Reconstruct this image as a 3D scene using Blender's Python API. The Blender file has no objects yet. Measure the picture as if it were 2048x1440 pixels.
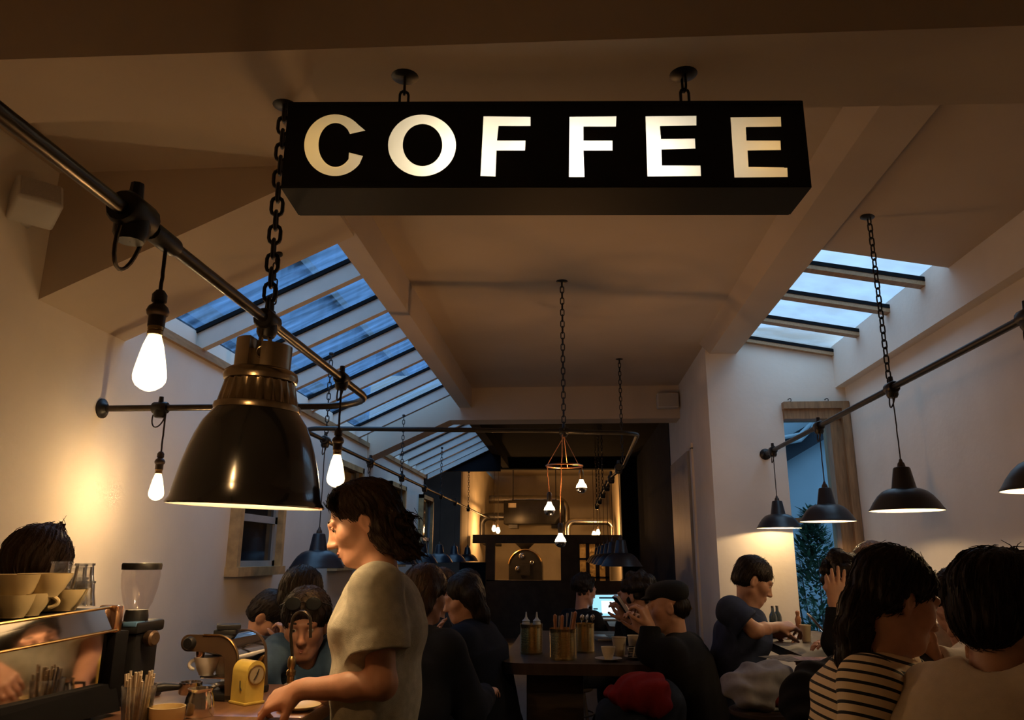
import bpy, bmesh, math, random
import numpy as np
from mathutils import Vector, Matrix, Euler

PI = math.pi
random.seed(7)
SC = bpy.context.scene
COL = SC.collection

# ------------------------------------------------------------------ camera
# The room: +X right, +Y into the depth, Z up.  The photographer stands at (0, 0, EYE).
EYE = 1.50
FPX = 1520.0
RCAM = np.array([[0.997, -0.014, -0.072], [0.074, 0.250, 0.966], [0.004, -0.968, 0.250]])
_q, _r = np.linalg.qr(RCAM)
RCAM = _q @ np.diag(np.sign(np.diag(_r)))
cam_d = bpy.data.cameras.new('camera')
cam = bpy.data.objects.new('camera', cam_d)
COL.objects.link(cam)
cam_d.sensor_width = 36.0
cam_d.lens = FPX / 2048.0 * 36.0
cam_d.clip_start = 0.05
cam_d.clip_end = 200
_m = Matrix.Identity(4)
for i in range(3):
    _m[i][0] = RCAM[i, 0]; _m[i][1] = -RCAM[i, 1]; _m[i][2] = -RCAM[i, 2]
_m[2][3] = EYE
cam.matrix_world = _m
SC.camera = cam

# ------------------------------------------------------------------ sky, exposure
SKY = (0.20, 0.46, 0.78)
world = bpy.data.worlds.new('dusk_sky')
SC.world = world
world.use_nodes = True
_nt = world.node_tree
_bg = _nt.nodes['Background']
_tc = _nt.nodes.new('ShaderNodeTexCoord'); _sx = _nt.nodes.new('ShaderNodeSeparateXYZ')
_rp = _nt.nodes.new('ShaderNodeValToRGB')
_nt.links.new(_tc.outputs['Generated'], _sx.inputs[0])
_nt.links.new(_sx.outputs['Z'], _rp.inputs[0])
_rp.color_ramp.elements[0].position = 0.30; _rp.color_ramp.elements[0].color = (0.14, 0.235, 0.36, 1)
_rp.color_ramp.elements[1].position = 0.8; _rp.color_ramp.elements[1].color = (0.42, 0.66, 0.95, 1)
_nt.links.new(_rp.outputs[0], _bg.inputs[0])
_bg.inputs[1].default_value = 2.8
SC.view_settings.view_transform = 'Standard'
SC.view_settings.look = 'None'
SC.view_settings.exposure = 0.32
SC.view_settings.gamma = 1.0
SC.view_settings.use_curve_mapping = False
SC.cycles.max_bounces = 10
SC.cycles.transparent_max_bounces = 16
SC.cycles.sample_clamp_indirect = 3.0
SC.cycles.caustics_reflective = False
SC.cycles.caustics_refractive = False
SC.cycles.use_denoising = True
WARM = (1.0, 0.47, 0.155)

# ------------------------------------------------------------------ where a pixel of the photograph lies
def ray(px, py):
    return RCAM @ np.array([(px - 1024.0) / FPX, (py - 720.0) / FPX, 1.0])
def atY(px, py, Y):
    v = ray(px, py); v = v * (Y / v[1]); return Vector((v[0], v[1], v[2] + EYE))
def atX(px, py, X):
    v = ray(px, py); v = v * (X / v[0]); return Vector((v[0], v[1], v[2] + EYE))
def atZ(px, py, Z):
    v = ray(px, py); v = v * ((Z - EYE) / v[2]); return Vector((v[0], v[1], v[2] + EYE))

# ------------------------------------------------------------------ materials
def lin(r, g, b):
    f = lambda c: (c / 255 / 12.92) if c / 255 <= 0.04045 else ((c / 255 + 0.055) / 1.055) ** 2.4
    return (f(r), f(g), f(b))
def _new(name):
    m = bpy.data.materials.new(name); m.use_nodes = True
    return m, m.node_tree, m.node_tree.nodes['Principled BSDF']
def mat(name, col, rough=0.6, metal=0.0, var=0.12, scale=8.0, bump=0.0, bscale=60.0, coat=0.0, stretch=None, sheen=0.0, spec=0.5):
    """principled surface whose colour wanders a little with object-space noise"""
    m, nt, p = _new(name)
    tc = nt.nodes.new('ShaderNodeTexCoord')
    src = tc.outputs['Object']
    if stretch:
        mp = nt.nodes.new('ShaderNodeMapping'); mp.inputs['Scale'].default_value = stretch
        nt.links.new(src, mp.inputs[0]); src = mp.outputs[0]
    nz = nt.nodes.new('ShaderNodeTexNoise'); nz.inputs['Scale'].default_value = scale; nz.inputs['Detail'].default_value = 5
    nt.links.new(src, nz.inputs['Vector'])
    rp = nt.nodes.new('ShaderNodeValToRGB')
    a = [max(0, c * (1 - var)) for c in col]; b = [min(1, c * (1 + var)) for c in col]
    rp.color_ramp.elements[0].position = 0.3; rp.color_ramp.elements[0].color = (*a, 1)
    rp.color_ramp.elements[1].position = 0.7; rp.color_ramp.elements[1].color = (*b, 1)
    nt.links.new(nz.outputs[0], rp.inputs[0]); nt.links.new(rp.outputs[0], p.inputs['Base Color'])
    p.inputs['Roughness'].default_value = rough; p.inputs['Metallic'].default_value = metal
    p.inputs['Specular IOR Level'].default_value = spec
    if coat: p.inputs['Coat Weight'].default_value = coat; p.inputs['Coat Roughness'].default_value = 0.08
    if sheen: p.inputs['Sheen Weight'].default_value = sheen
    if bump:
        n2 = nt.nodes.new('ShaderNodeTexNoise'); n2.inputs['Scale'].default_value = bscale; n2.inputs['Detail'].default_value = 3
        nt.links.new(src, n2.inputs['Vector'])
        bp = nt.nodes.new('ShaderNodeBump'); bp.inputs['Strength'].default_value = bump; bp.inputs['Distance'].default_value = 0.01
        nt.links.new(n2.outputs[0], bp.inputs['Height']); nt.links.new(bp.outputs[0], p.inputs['Normal'])
    return m
def mat_emit(name, col, strength):
    m = bpy.data.materials.new(name); m.use_nodes = True; nt = m.node_tree; nt.nodes.clear()
    e = nt.nodes.new('ShaderNodeEmission'); o = nt.nodes.new('ShaderNodeOutputMaterial')
    e.inputs[0].default_value = (*col, 1); e.inputs[1].default_value = strength
    nt.links.new(e.outputs[0], o.inputs[0]); return m
def mat_glass(name, tint, gloss=0.12, rough=0.05, flat=None, dirt_or_glint=0.0, dirt_or_glint_col=(0.5, 0.6, 0.7), dscale=6.0, stretch=(1, 1, 1)):
    """thin pane: see-through with a tint, a weak mirror and (if wanted) a film of grime or painted-in sparkle"""
    m = bpy.data.materials.new(name); m.use_nodes = True; nt = m.node_tree; nt.nodes.clear()
    o = nt.nodes.new('ShaderNodeOutputMaterial')
    t = nt.nodes.new('ShaderNodeBsdfTransparent'); t.inputs[0].default_value = (*tint, 1)
    g = nt.nodes.new('ShaderNodeBsdfGlossy'); g.inputs['Roughness'].default_value = rough
    lw = nt.nodes.new('ShaderNodeLayerWeight'); lw.inputs[0].default_value = gloss
    mx = nt.nodes.new('ShaderNodeMixShader')
    if flat is None: nt.links.new(lw.outputs['Fresnel'], mx.inputs[0])
    else: mx.inputs[0].default_value = flat
    nt.links.new(t.outputs[0], mx.inputs[1]); nt.links.new(g.outputs[0], mx.inputs[2])
    last = mx
    if dirt_or_glint:
        tr = nt.nodes.new('ShaderNodeBsdfTranslucent'); tr.inputs[0].default_value = (*dirt_or_glint_col, 1)
        tc = nt.nodes.new('ShaderNodeTexCoord'); mp = nt.nodes.new('ShaderNodeMapping'); mp.inputs['Scale'].default_value = stretch
        nz = nt.nodes.new('ShaderNodeTexNoise'); nz.inputs['Scale'].default_value = dscale; nz.inputs['Detail'].default_value = 6
        rp = nt.nodes.new('ShaderNodeValToRGB')
        rp.color_ramp.elements[0].position = 0.35; rp.color_ramp.elements[0].color = (0, 0, 0, 1)
        rp.color_ramp.elements[1].position = 0.75; rp.color_ramp.elements[1].color = (dirt_or_glint, dirt_or_glint, dirt_or_glint, 1)
        nt.links.new(tc.outputs['Object'], mp.inputs[0]); nt.links.new(mp.outputs[0], nz.inputs['Vector']); nt.links.new(nz.outputs[0], rp.inputs[0])
        m2 = nt.nodes.new('ShaderNodeMixShader')
        nt.links.new(rp.outputs[0], m2.inputs[0]); nt.links.new(mx.outputs[0], m2.inputs[1]); nt.links.new(tr.outputs[0], m2.inputs[2]); last = m2
    nt.links.new(last.outputs[0], o.inputs[0]); return m

M = {}
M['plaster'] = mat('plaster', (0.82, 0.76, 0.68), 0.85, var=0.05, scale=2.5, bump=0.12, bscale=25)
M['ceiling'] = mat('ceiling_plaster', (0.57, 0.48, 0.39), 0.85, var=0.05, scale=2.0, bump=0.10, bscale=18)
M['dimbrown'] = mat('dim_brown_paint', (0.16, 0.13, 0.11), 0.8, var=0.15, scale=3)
M['shadewall'] = mat('back_shade_tone', (0.014, 0.014, 0.016), 0.9, var=0.15, scale=3, spec=.05)  # near-black colour painted in as shade, so the back looks unlit
M['roastwall'] = mat('roastery_wall', (0.62, 0.56, 0.44), 0.8, var=0.08, scale=3)
M['floor'] = mat('worn_floor_boards', (0.035, 0.028, 0.022), 0.6, var=0.35, scale=4, stretch=(6, 0.6, 1))
M['rafter'] = mat('painted_rafter', (0.60, 0.55, 0.50), 0.6, var=0.06, scale=6)
M['glazbar'] = mat('black_glazing_bar', (0.008, 0.009, 0.011), 0.8, var=0.2, spec=.08)
M['trimwood'] = mat('varnished_trim', (0.36, 0.22, 0.11), 0.5, var=0.2, scale=10, stretch=(8, 1, 8))
M['iron'] = mat('black_iron', (0.016, 0.016, 0.018), 0.42, metal=0.3, var=0.3, scale=20)
M['pipe'] = mat('dark_steel_conduit', (0.06, 0.05, 0.04), 0.32, metal=0.9, var=0.2, scale=20)
M['brass'] = mat('aged_brass', (0.42, 0.28, 0.12), 0.28, metal=1.0, var=0.25, scale=14)
M['lampbrass'] = mat('worn_lamp_brass', (0.34, 0.27, 0.18), 0.26, metal=1.0, var=0.25, scale=14)
M['copper'] = mat('copper_wire', (0.75, 0.34, 0.16), 0.3, metal=1.0, var=0.15)
M['enamel'] = mat('black_enamel', (0.010, 0.010, 0.011), 0.18, var=0.2, coat=0.6)
M['shade'] = mat('blue_black_enamel', (0.012, 0.014, 0.022), 0.36, var=0.2)
M['lining'] = mat('white_enamel_lining', (0.82, 0.80, 0.76), 0.45, var=0.03)
M['cord'] = mat('braided_cord', (0.03, 0.022, 0.018), 0.8, var=0.3, scale=80)
M['coppercord'] = mat('copper_braid_cord', (0.45, 0.20, 0.09), 0.5, metal=0.5, var=0.3, scale=80)
M['bakelite'] = mat('brown_bakelite', (0.035, 0.022, 0.016), 0.4, var=0.2)
M['bulb'] = mat_emit('lit_filament', (1.0, 0.72, 0.36), 26.0)
def mat_bulb(name, col, strength, thru=0.5):
    """glowing glass: gives off light and lets the lamp inside shine through"""
    m = bpy.data.materials.new(name); m.use_nodes = True; nt = m.node_tree; nt.nodes.clear()
    o = nt.nodes.new('ShaderNodeOutputMaterial'); e = nt.nodes.new('ShaderNodeEmission'); t = nt.nodes.new('ShaderNodeBsdfTransparent'); a = nt.nodes.new('ShaderNodeAddShader')
    e.inputs[0].default_value = (*col, 1); e.inputs[1].default_value = strength; t.inputs[0].default_value = (thru, thru, thru * .95, 1)
    nt.links.new(e.outputs[0], a.inputs[0]); nt.links.new(t.outputs[0], a.inputs[1]); nt.links.new(a.outputs[0], o.inputs[0]); return m
M['bulbshell'] = mat_bulb('glowing_bulb_glass', (1.0, 0.76, 0.42), 1.5, .8)
M['bulbsmall'] = mat_bulb('lit_small_bulb', (1.0, 0.74, 0.40), 4.0, .7)
M['bulbshade'] = mat_bulb('lit_pendant_bulb', (1.0, 0.70, 0.36), 5.0, .8)
M['bulbring'] = mat_bulb('lit_silver_tip_bulb', (1.0, .80, .50), 3.0, .8)
M['bulbbig'] = mat_bulb('lit_big_lamp_bulb', (1.0, .70, .38), 8.0, .8)
def lamp_in(parent, loc, watts, col=WARM, size=.015):
    l = bpy.data.lights.new('bulb_light', 'POINT'); l.energy = watts; l.color = col; l.shadow_soft_size = size
    o = bpy.data.objects.new('bulb_light', l); COL.objects.link(o); o.parent = parent; o.location = loc; return o
M['silver'] = mat('silvered_bulb_tip', (0.62, 0.60, 0.58), 0.15, metal=1.0, var=0.05)
M['white'] = mat('white_plastic', (0.60, 0.58, 0.55), 0.5, var=0.04)
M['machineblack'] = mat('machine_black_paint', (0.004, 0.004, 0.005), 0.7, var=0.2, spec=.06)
M['signblack'] = mat('sign_black_paint', (0.008, 0.009, 0.011), 0.6, var=0.2, scale=5, spec=.2)

# ------------------------------------------------------------------ mesh helpers
def frame_from(d):
    d = Vector(d).normalized()
    u = Vector((0, 0, 1)) if abs(d.z) < 0.9 else Vector((1, 0, 0))
    a = d.cross(u).normalized(); b = d.cross(a).normalized()
    return a, b
class MB:
    def __init__(s): s.v = []; s.f = []
    def add(s, vs, fs):
        o = len(s.v); s.v += [tuple(x) for x in vs]; s.f += [tuple(i + o for i in f) for f in fs]; return s
    def hexa(s, p):   # p: 4 bottom (ccw), 4 top
        return s.add(p, [(3, 2, 1, 0), (4, 5, 6, 7), (0, 1, 5, 4), (1, 2, 6, 5), (2, 3, 7, 6), (3, 0, 4, 7)])
    def box(s, x0, x1, y0, y1, z0, z1):
        return s.hexa([(x0, y0, z0), (x1, y0, z0), (x1, y1, z0), (x0, y1, z0), (x0, y0, z1), (x1, y0, z1), (x1, y1, z1), (x0, y1, z1)])
    def rbox(s, x0, x1, y0, y1, z0, z1, b=0.006, seg=2):
        bm = bmesh.new()
        bmesh.ops.create_cube(bm, size=1)
        for v in bm.verts:
            v.co = Vector(((x0 + x1) / 2 + v.co.x * (x1 - x0), (y0 + y1) / 2 + v.co.y * (y1 - y0), (z0 + z1) / 2 + v.co.z * (z1 - z0)))
        bmesh.ops.bevel(bm, geom=list(bm.edges), offset=b, segments=seg, affect='EDGES', profile=0.5)
        bm.verts.index_update()
        s.add([v.co[:] for v in bm.verts], [[v.index for v in f.verts] for f in bm.faces]); bm.free(); return s
    def prism_y(s, poly, y0, y1):   # poly of (x, z), extruded along y
        n = len(poly)
        vs = [(x, y0, z) for x, z in poly] + [(x, y1, z) for x, z in poly]
        return s.add(vs, [tuple(range(n)), tuple(range(2 * n - 1, n - 1, -1))] + [((i + 1) % n, i, i + n, (i + 1) % n + n) for i in range(n)])
    def prism_z(s, poly, z0, z1):
        n = len(poly)
        vs = [(x, y, z0) for x, y in poly] + [(x, y, z1) for x, y in poly]
        return s.add(vs, [tuple(range(n - 1, -1, -1)), tuple(range(n, 2 * n))] + [(i, (i + 1) % n, (i + 1) % n + n, i + n) for i in range(n)])
    def tube(s, pts, r, n=8, cap=True, closed=False):
        pts = [Vector(p) for p in pts]; k = len(pts)
        rs = r if isinstance(r, (list, tuple)) else [r] * k
        vs = []; a = None
        for i, p in enumerate(pts):
            if closed: d = pts[(i + 1) % k] - pts[i - 1]
            else: d = pts[min(i + 1, k - 1)] - pts[max(i - 1, 0)]
            d.normalize()
            if a is None: a, b = frame_from(d)
            else:
                a = (a - d * a.dot(d))
                if a.length < 1e-5: a, b = frame_from(d)
                a.normalize(); b = d.cross(a)
            for j in range(n):
                t = 2 * PI * j / n
                vs.append(p + a * (math.cos(t) * rs[i]) + b * (math.sin(t) * rs[i]))
        fs = []
        for i in range(k if closed else k - 1):
            i2 = (i + 1) % k
            for j in range(n):
                fs.append((i * n + j, i * n + (j + 1) % n, i2 * n + (j + 1) % n, i2 * n + j))
        if cap and not closed:
            fs.append(tuple(range(n - 1, -1, -1))); fs.append(tuple((k - 1) * n + j for j in range(n)))
        return s.add(vs, fs)
    def lathe(s, prof, c=(0, 0, 0), n=32, ax=None, cap=False, rib=None):   # prof: (r, h) along the axis
        c = Vector(c)
        if ax is None: d, a, b = Vector((0, 0, 1)), Vector((1, 0, 0)), Vector((0, 1, 0))
        else:
            d = Vector(ax).normalized(); a, b = frame_from(d)
        vs = []
        for i, (r, h) in enumerate(prof):
            for j in range(n):
                t = 2 * PI * j / n
                rr = rib(i, j, r) if rib else r
                vs.append(c + d * h + a * (rr * math.cos(t)) + b * (rr * math.sin(t)))
        fs = [(i * n + j, i * n + (j + 1) % n, (i + 1) * n + (j + 1) % n, (i + 1) * n + j) for i in range(len(prof) - 1) for j in range(n)]
        if cap:
            fs.append(tuple(range(n - 1, -1, -1))); fs.append(tuple((len(prof) - 1) * n + j for j in range(n)))
        return s.add(vs, fs)
    def sphere(s, c, r, n=16, m=10, sc=(1, 1, 1)):
        prof = [(max(1e-4, r * math.sin(PI * i / m)), -r * math.cos(PI * i / m)) for i in range(m + 1)]
        o = len(s.v); s.lathe(prof, (0, 0, 0), n)
        for i in range(o, len(s.v)):
            x, y, z = s.v[i]; s.v[i] = (c[0] + x * sc[0], c[1] + y * sc[1], c[2] + z * sc[2])
        return s
    def xform(s, mtx):
        s.v = [tuple(mtx @ Vector(v)) for v in s.v]; return s
def link_mesh(name, v, f, m, parent=None, smooth=True, sub=None, angle=40):
    me = bpy.data.meshes.new(name)
    if sub: v = [(a[0] - sub[0], a[1] - sub[1], a[2] - sub[2]) for a in v]
    me.from_pydata(v, [], f); me.validate(); me.update()
    bm = bmesh.new(); bm.from_mesh(me); bmesh.ops.recalc_face_normals(bm, faces=bm.faces); bm.to_mesh(me); bm.free()
    if smooth:
        me.polygons.foreach_set('use_smooth', [True] * len(me.polygons))
        me.set_sharp_from_angle(angle=math.radians(angle))
    if m: me.materials.append(m)
    o = bpy.data.objects.new(name, me); COL.objects.link(o)
    if parent is not None: o.parent = parent
    return o
def obj(name, mb, m, parent=None, smooth=True, angle=40):
    """mesh in the parent's own coordinates (or world ones when it has no parent)"""
    return link_mesh(name, mb.v, mb.f, M[m] if isinstance(m, str) else m, parent, smooth, None, angle)
def wobj(name, mb, m, parent, smooth=True, angle=40):
    """same, but the mesh was drawn in world coordinates; the thing is an unrotated Empty"""
    off = Vector((0, 0, 0)); q = parent
    while q is not None: off = off + q.location; q = q.parent
    return link_mesh(name, mb.v, mb.f, M[m] if isinstance(m, str) else m, parent, smooth, off, angle)
def thing(name, label, cat, loc=(0, 0, 0), rz=0.0, group=None):
    o = bpy.data.objects.new(name, None); COL.objects.link(o); o.empty_display_size = 0.05
    o.location = loc; o.rotation_euler = (0, 0, rz)
    o['label'] = label; o['category'] = cat
    if group: o['group'] = group
    return o
def tag(o, label, cat, group=None, kind=None):
    o['label'] = label; o['category'] = cat
    if group: o['group'] = group
    if kind: o['kind'] = kind
    return o
def settle(o):
    """move a one-mesh thing's origin to its own middle"""
    me = o.data; c = sum((v.co for v in me.vertices), Vector()) / max(1, len(me.vertices))
    me.transform(Matrix.Translation(-c)); o.location = o.location + c; return o
def struct(name, mb, m, parent=None, smooth=False):
    o = obj(name, mb, m, parent, smooth)
    if parent is None: o['kind'] = 'structure'
    return o
def dup(root, loc, rz=None, label=None, group=None):
    r = root.copy(); COL.objects.link(r); r.location = loc
    if rz is not None: r.rotation_euler = (0, 0, rz)
    if label: r['label'] = label
    if group: r['group'] = group
    for ch in list(root.children):
        c = ch.copy(); COL.objects.link(c); c.parent = r
        for g in list(ch.children):
            d = g.copy(); COL.objects.link(d); d.parent = c
    return r
def Z(b): return EYE + b

# ================================================================== the building
def ybeam_poly(name, poly, y0, y1, m): return struct(name, MB().prism_y([(x, Z(b)) for x, b in poly], y0, y1), m)
SL = 0.472                     # fall of the left-hand roof
def roofL(X, off=0.0): return Z(1.21 + SL * (X + 2.25) + off)
struct('floor', MB().box(-4.5, 4.5, -1.5, 22, -0.1, 0), 'floor')
struct('wall_left', MB().box(-2.45, -2.25, -1.5, 11.85, 0, Z(1.20)), 'plaster')
struct('wall_left_upper', MB().box(-2.45, -2.25, -1.5, 3.575, Z(1.20), Z(1.85)), 'plaster')
# strips of wall showing between the rafter feet
struct('trim_1', MB().box(-2.45, -2.262, 3.575, 11.85, Z(1.20), Z(1.33)), 'plaster')
struct('trim_2', MB().box(-2.26, -2.225, 3.62, 11.83, Z(1.175), Z(1.225)), 'trimwood')
# near ceiling and the low cross beam that carries the sign
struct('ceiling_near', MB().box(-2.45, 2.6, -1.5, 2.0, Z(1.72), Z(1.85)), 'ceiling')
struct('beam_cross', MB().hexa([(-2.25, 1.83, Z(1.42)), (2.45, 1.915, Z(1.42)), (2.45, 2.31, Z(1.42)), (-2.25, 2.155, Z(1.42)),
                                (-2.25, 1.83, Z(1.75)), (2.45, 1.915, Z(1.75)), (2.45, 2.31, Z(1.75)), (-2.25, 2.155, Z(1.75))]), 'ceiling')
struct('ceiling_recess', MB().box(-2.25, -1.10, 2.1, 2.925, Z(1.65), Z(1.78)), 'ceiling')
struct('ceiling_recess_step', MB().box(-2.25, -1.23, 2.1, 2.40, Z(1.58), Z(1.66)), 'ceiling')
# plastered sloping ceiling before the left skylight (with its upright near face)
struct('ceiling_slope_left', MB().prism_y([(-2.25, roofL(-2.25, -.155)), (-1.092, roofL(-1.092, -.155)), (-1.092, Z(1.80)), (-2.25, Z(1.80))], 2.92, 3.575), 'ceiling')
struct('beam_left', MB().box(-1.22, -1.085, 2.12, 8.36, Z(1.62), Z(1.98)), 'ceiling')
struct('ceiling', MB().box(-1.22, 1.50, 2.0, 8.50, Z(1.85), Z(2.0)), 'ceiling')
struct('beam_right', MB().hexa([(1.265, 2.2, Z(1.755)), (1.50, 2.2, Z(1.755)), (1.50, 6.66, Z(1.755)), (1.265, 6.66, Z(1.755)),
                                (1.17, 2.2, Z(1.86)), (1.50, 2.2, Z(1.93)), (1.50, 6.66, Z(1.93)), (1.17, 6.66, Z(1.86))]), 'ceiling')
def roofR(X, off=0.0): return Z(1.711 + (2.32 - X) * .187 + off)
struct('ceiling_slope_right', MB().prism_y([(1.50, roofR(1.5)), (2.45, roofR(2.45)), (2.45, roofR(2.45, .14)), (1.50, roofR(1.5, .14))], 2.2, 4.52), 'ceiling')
struct('wall_right', MB().box(2.40, 2.60, -1.5, 6.85, 0, Z(1.434)), 'plaster')
struct('wall_right_upper', MB().box(2.32, 2.60, 2.2, 6.66, Z(1.434), Z(1.80)), 'plaster')
struct('wall_right_near', MB().box(2.40, 2.60, -1.5, 2.2, Z(1.434), Z(1.80)), 'plaster')
struct('wall_behind', MB().box(-2.45, 2.6, -1.7, -1.5, 0, Z(1.85)), 'plaster')
# end wall with the glazed door, and the wall that runs on into the back
DX0, DX1, DTOP = 1.855, 2.37, 1.275
struct('wall_end', MB().box(1.225, DX0, 6.65, 6.85, 0, Z(1.99)).box(DX0, 2.42, 6.65, 6.85, Z(DTOP), Z(1.99)).box(DX1, 2.42, 6.65, 6.85, 0, Z(DTOP)), 'plaster')
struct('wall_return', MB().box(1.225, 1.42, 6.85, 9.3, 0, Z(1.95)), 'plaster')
struct('wall_return_back', MB().box(1.215, 1.42, 9.3, 14.0, 0, Z(1.95)), mat('slate_shade_tone', (.035, .04, .05), .9, spec=.05))  # dark tone stands in for shade on the far stretch of this wall
struct('wall_half', MB().box(-1.97, -1.50, 13.9, 14.0, 0, Z(-.10)), 'shadewall')
struct('trim_3', MB().box(1.205, 1.225, 7.60, 7.70, 0, Z(1.05)).box(1.205, 1.225, 7.60, 9.1, Z(1.04), Z(1.10)), 'plaster')
dr2 = struct('door_2', MB().box(1.18, 1.225, 7.72, 9.0, 0, Z(1.03)), mat('grey_door_paint', (0.30, 0.30, 0.31), 0.5, var=0.1))
struct('handle', MB().tube([(1.17, 7.85, 1.02), (1.12, 7.85, 1.02), (1.12, 7.97, 1.02)], 0.009), 'brass', dr2)
# the beam half way back
ybeam_poly('beam_back', [(-2.25, 1.06), (-1.33, 1.48), (1.225, 1.48), (1.225, 2.0), (-2.25, 2.0)], 8.36, 8.66, 'ceiling')
struct('ceiling_back', MB().box(-1.22, 1.42, 8.6, 14.2, Z(1.74), Z(1.85)), 'shadewall')
struct('beam_back_left', MB().box(-1.22, -1.10, 8.6, 14.0, Z(1.58), Z(1.95)), 'shadewall')
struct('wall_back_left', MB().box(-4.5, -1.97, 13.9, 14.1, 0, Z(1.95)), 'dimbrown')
struct('wall_alcove', MB().box(-4.5, -2.45, 11.75, 11.85, 0, Z(1.95)).box(-4.6, -4.5, 11.75, 14.1, 0, Z(1.95)), 'shadewall')
struct('ceiling_alcove', MB().box(-4.5, -1.10, 12.3, 14.1, Z(1.90), Z(2.1)), 'shadewall')
ybeam_poly('wall_gable', [(-4.5, 1.33), (-1.1, 1.33), (-1.1, 1.95), (-1.2, 1.78), (-2.25, 1.36), (-4.5, 1.36)], 12.24, 12.30, 'shadewall')
# the roastery at the very back
struct('wall_reveal_left', MB().box(-2.17, -1.97, 14.1, 20.2, 0, Z(1.95)), 'roastwall')
struct('wall_back_top', MB().box(-1.97, 1.42, 14.0, 14.2, Z(1.56), Z(1.95)), 'shadewall')
struct('wall_back_right', MB().box(0.93, 1.42, 14.0, 14.2, 0, Z(1.56)), 'shadewall')
struct('wall_reveal_right', MB().box(1.02, 1.22, 14.2, 20.2, 0, Z(2.2)), 'roastwall')
struct('wall_roastery', MB().box(-2.17, 1.22, 20.0, 20.2, 0, Z(2.6)), 'roastwall')
struct('ceiling_roastery', MB().box(-2.17, 1.22, 14.2, 20.2, Z(2.05), Z(2.2)), 'roastwall')
struct('wall_left_end', MB().box(-2.47, -2.25, 11.75, 11.87, 0, Z(1.35)), 'shadewall')

# ------------------------------------------------------------------ skylights
M['skyglassL'] = mat_glass('wired_roof_glass', (0.70, 0.88, 1.0), 0.10, 0.08, flat=.05, dirt_or_glint=0.45, dirt_or_glint_col=(0.25, 0.45, 0.75), dscale=3.0, stretch=(1, 6, 1))
M['skyglassR'] = mat_glass('clear_roof_glass', (0.80, 0.78, 0.75), 0.06, 0.05, flat=.05, dirt_or_glint=0.2, dirt_or_glint_col=(0.7, 0.85, 1.0), dscale=5.0)
def skylight_left(n, y0, y1, ys, w=0.058, h=0.115):
    x0, x1 = -2.27, -1.16
    w_ = struct('window_%d' % n, MB().add([(x0, y0, roofL(x0, .145)), (x1, y0, roofL(x1, .145)), (x1, y1, roofL(x1, .145)), (x0, y1, roofL(x0, .145))], [(0, 1, 2, 3)]), 'skyglassL')
    for y in ys:
        m = MB()
        m.hexa([(x0, y - w / 2, roofL(x0)), (x1, y - w / 2, roofL(x1)), (x1, y + w / 2, roofL(x1)), (x0, y + w / 2, roofL(x0)),
                (x0, y - w / 2, roofL(x0, h)), (x1, y - w / 2, roofL(x1, h)), (x1, y + w / 2, roofL(x1, h)), (x0, y + w / 2, roofL(x0, h))])
        r = struct('rafter', m, 'rafter', w_)
        b = MB(); z = h
        b.hexa([(x0, y - w / 2 - .018, roofL(x0, z)), (x1, y - w / 2 - .018, roofL(x1, z)), (x1, y + w / 2 + .012, roofL(x1, z)), (x0, y + w / 2 + .012, roofL(x0, z)),
                (x0, y - w / 2 - .018, roofL(x0, z + .028)), (x1, y - w / 2 - .018, roofL(x1, z + .028)), (x1, y + w / 2 + .012, roofL(x1, z + .028)), (x0, y + w / 2 + .012, roofL(x0, z + .028))])
        struct('glazing_bar', b, 'glazbar', r)
    return w_
skylight_left(1, 3.575, 8.36, [4.35, 5.03, 5.71, 6.40, 7.12, 7.92])
skylight_left(2, 8.66, 12.25, [9.0, 9.55, 10.1, 10.65, 11.2, 11.75, 12.2], h=0.10)
def skylight_right():
    x0, x1, y0, y1 = 1.48, 2.36, 4.50, 6.66; g = 0.085
    w_ = struct('window_3', MB().add([(x0, y0, roofR(x0, g)), (x1, y0, roofR(x1, g)), (x1, y1, roofR(x1, g)), (x0, y1, roofR(x0, g))], [(0, 1, 2, 3)]), 'skyglassR')
    for y in (4.86, 5.42, 6.02, 6.63):
        m = MB(); a, b = y - .03, y + .045; xx = 2.33
        m.hexa([(x0, a, roofR(x0, .0)), (xx, a, roofR(xx, .0)), (xx, b, roofR(xx, .0)), (x0, b, roofR(x0, .0)),
                (x0, a, roofR(x0, .03)), (xx, a, roofR(xx, .03)), (xx, b, roofR(xx, .03)), (x0, b, roofR(x0, .03))])
        r = struct('rafter', m, 'trimwood', w_)
        m = MB(); a, b = y - .035, y + .03
        m.hexa([(x0, a, roofR(x0, .03)), (xx, a, roofR(xx, .03)), (xx, b, roofR(xx, .03)), (x0, b, roofR(x0, .03)),
                (x0, a, roofR(x0, .058)), (xx, a, roofR(xx, .058)), (xx, b, roofR(xx, .058)), (x0, b, roofR(x0, .058))])
        struct('glazing_bar', m, 'glazbar', r)
skylight_right()

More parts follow.
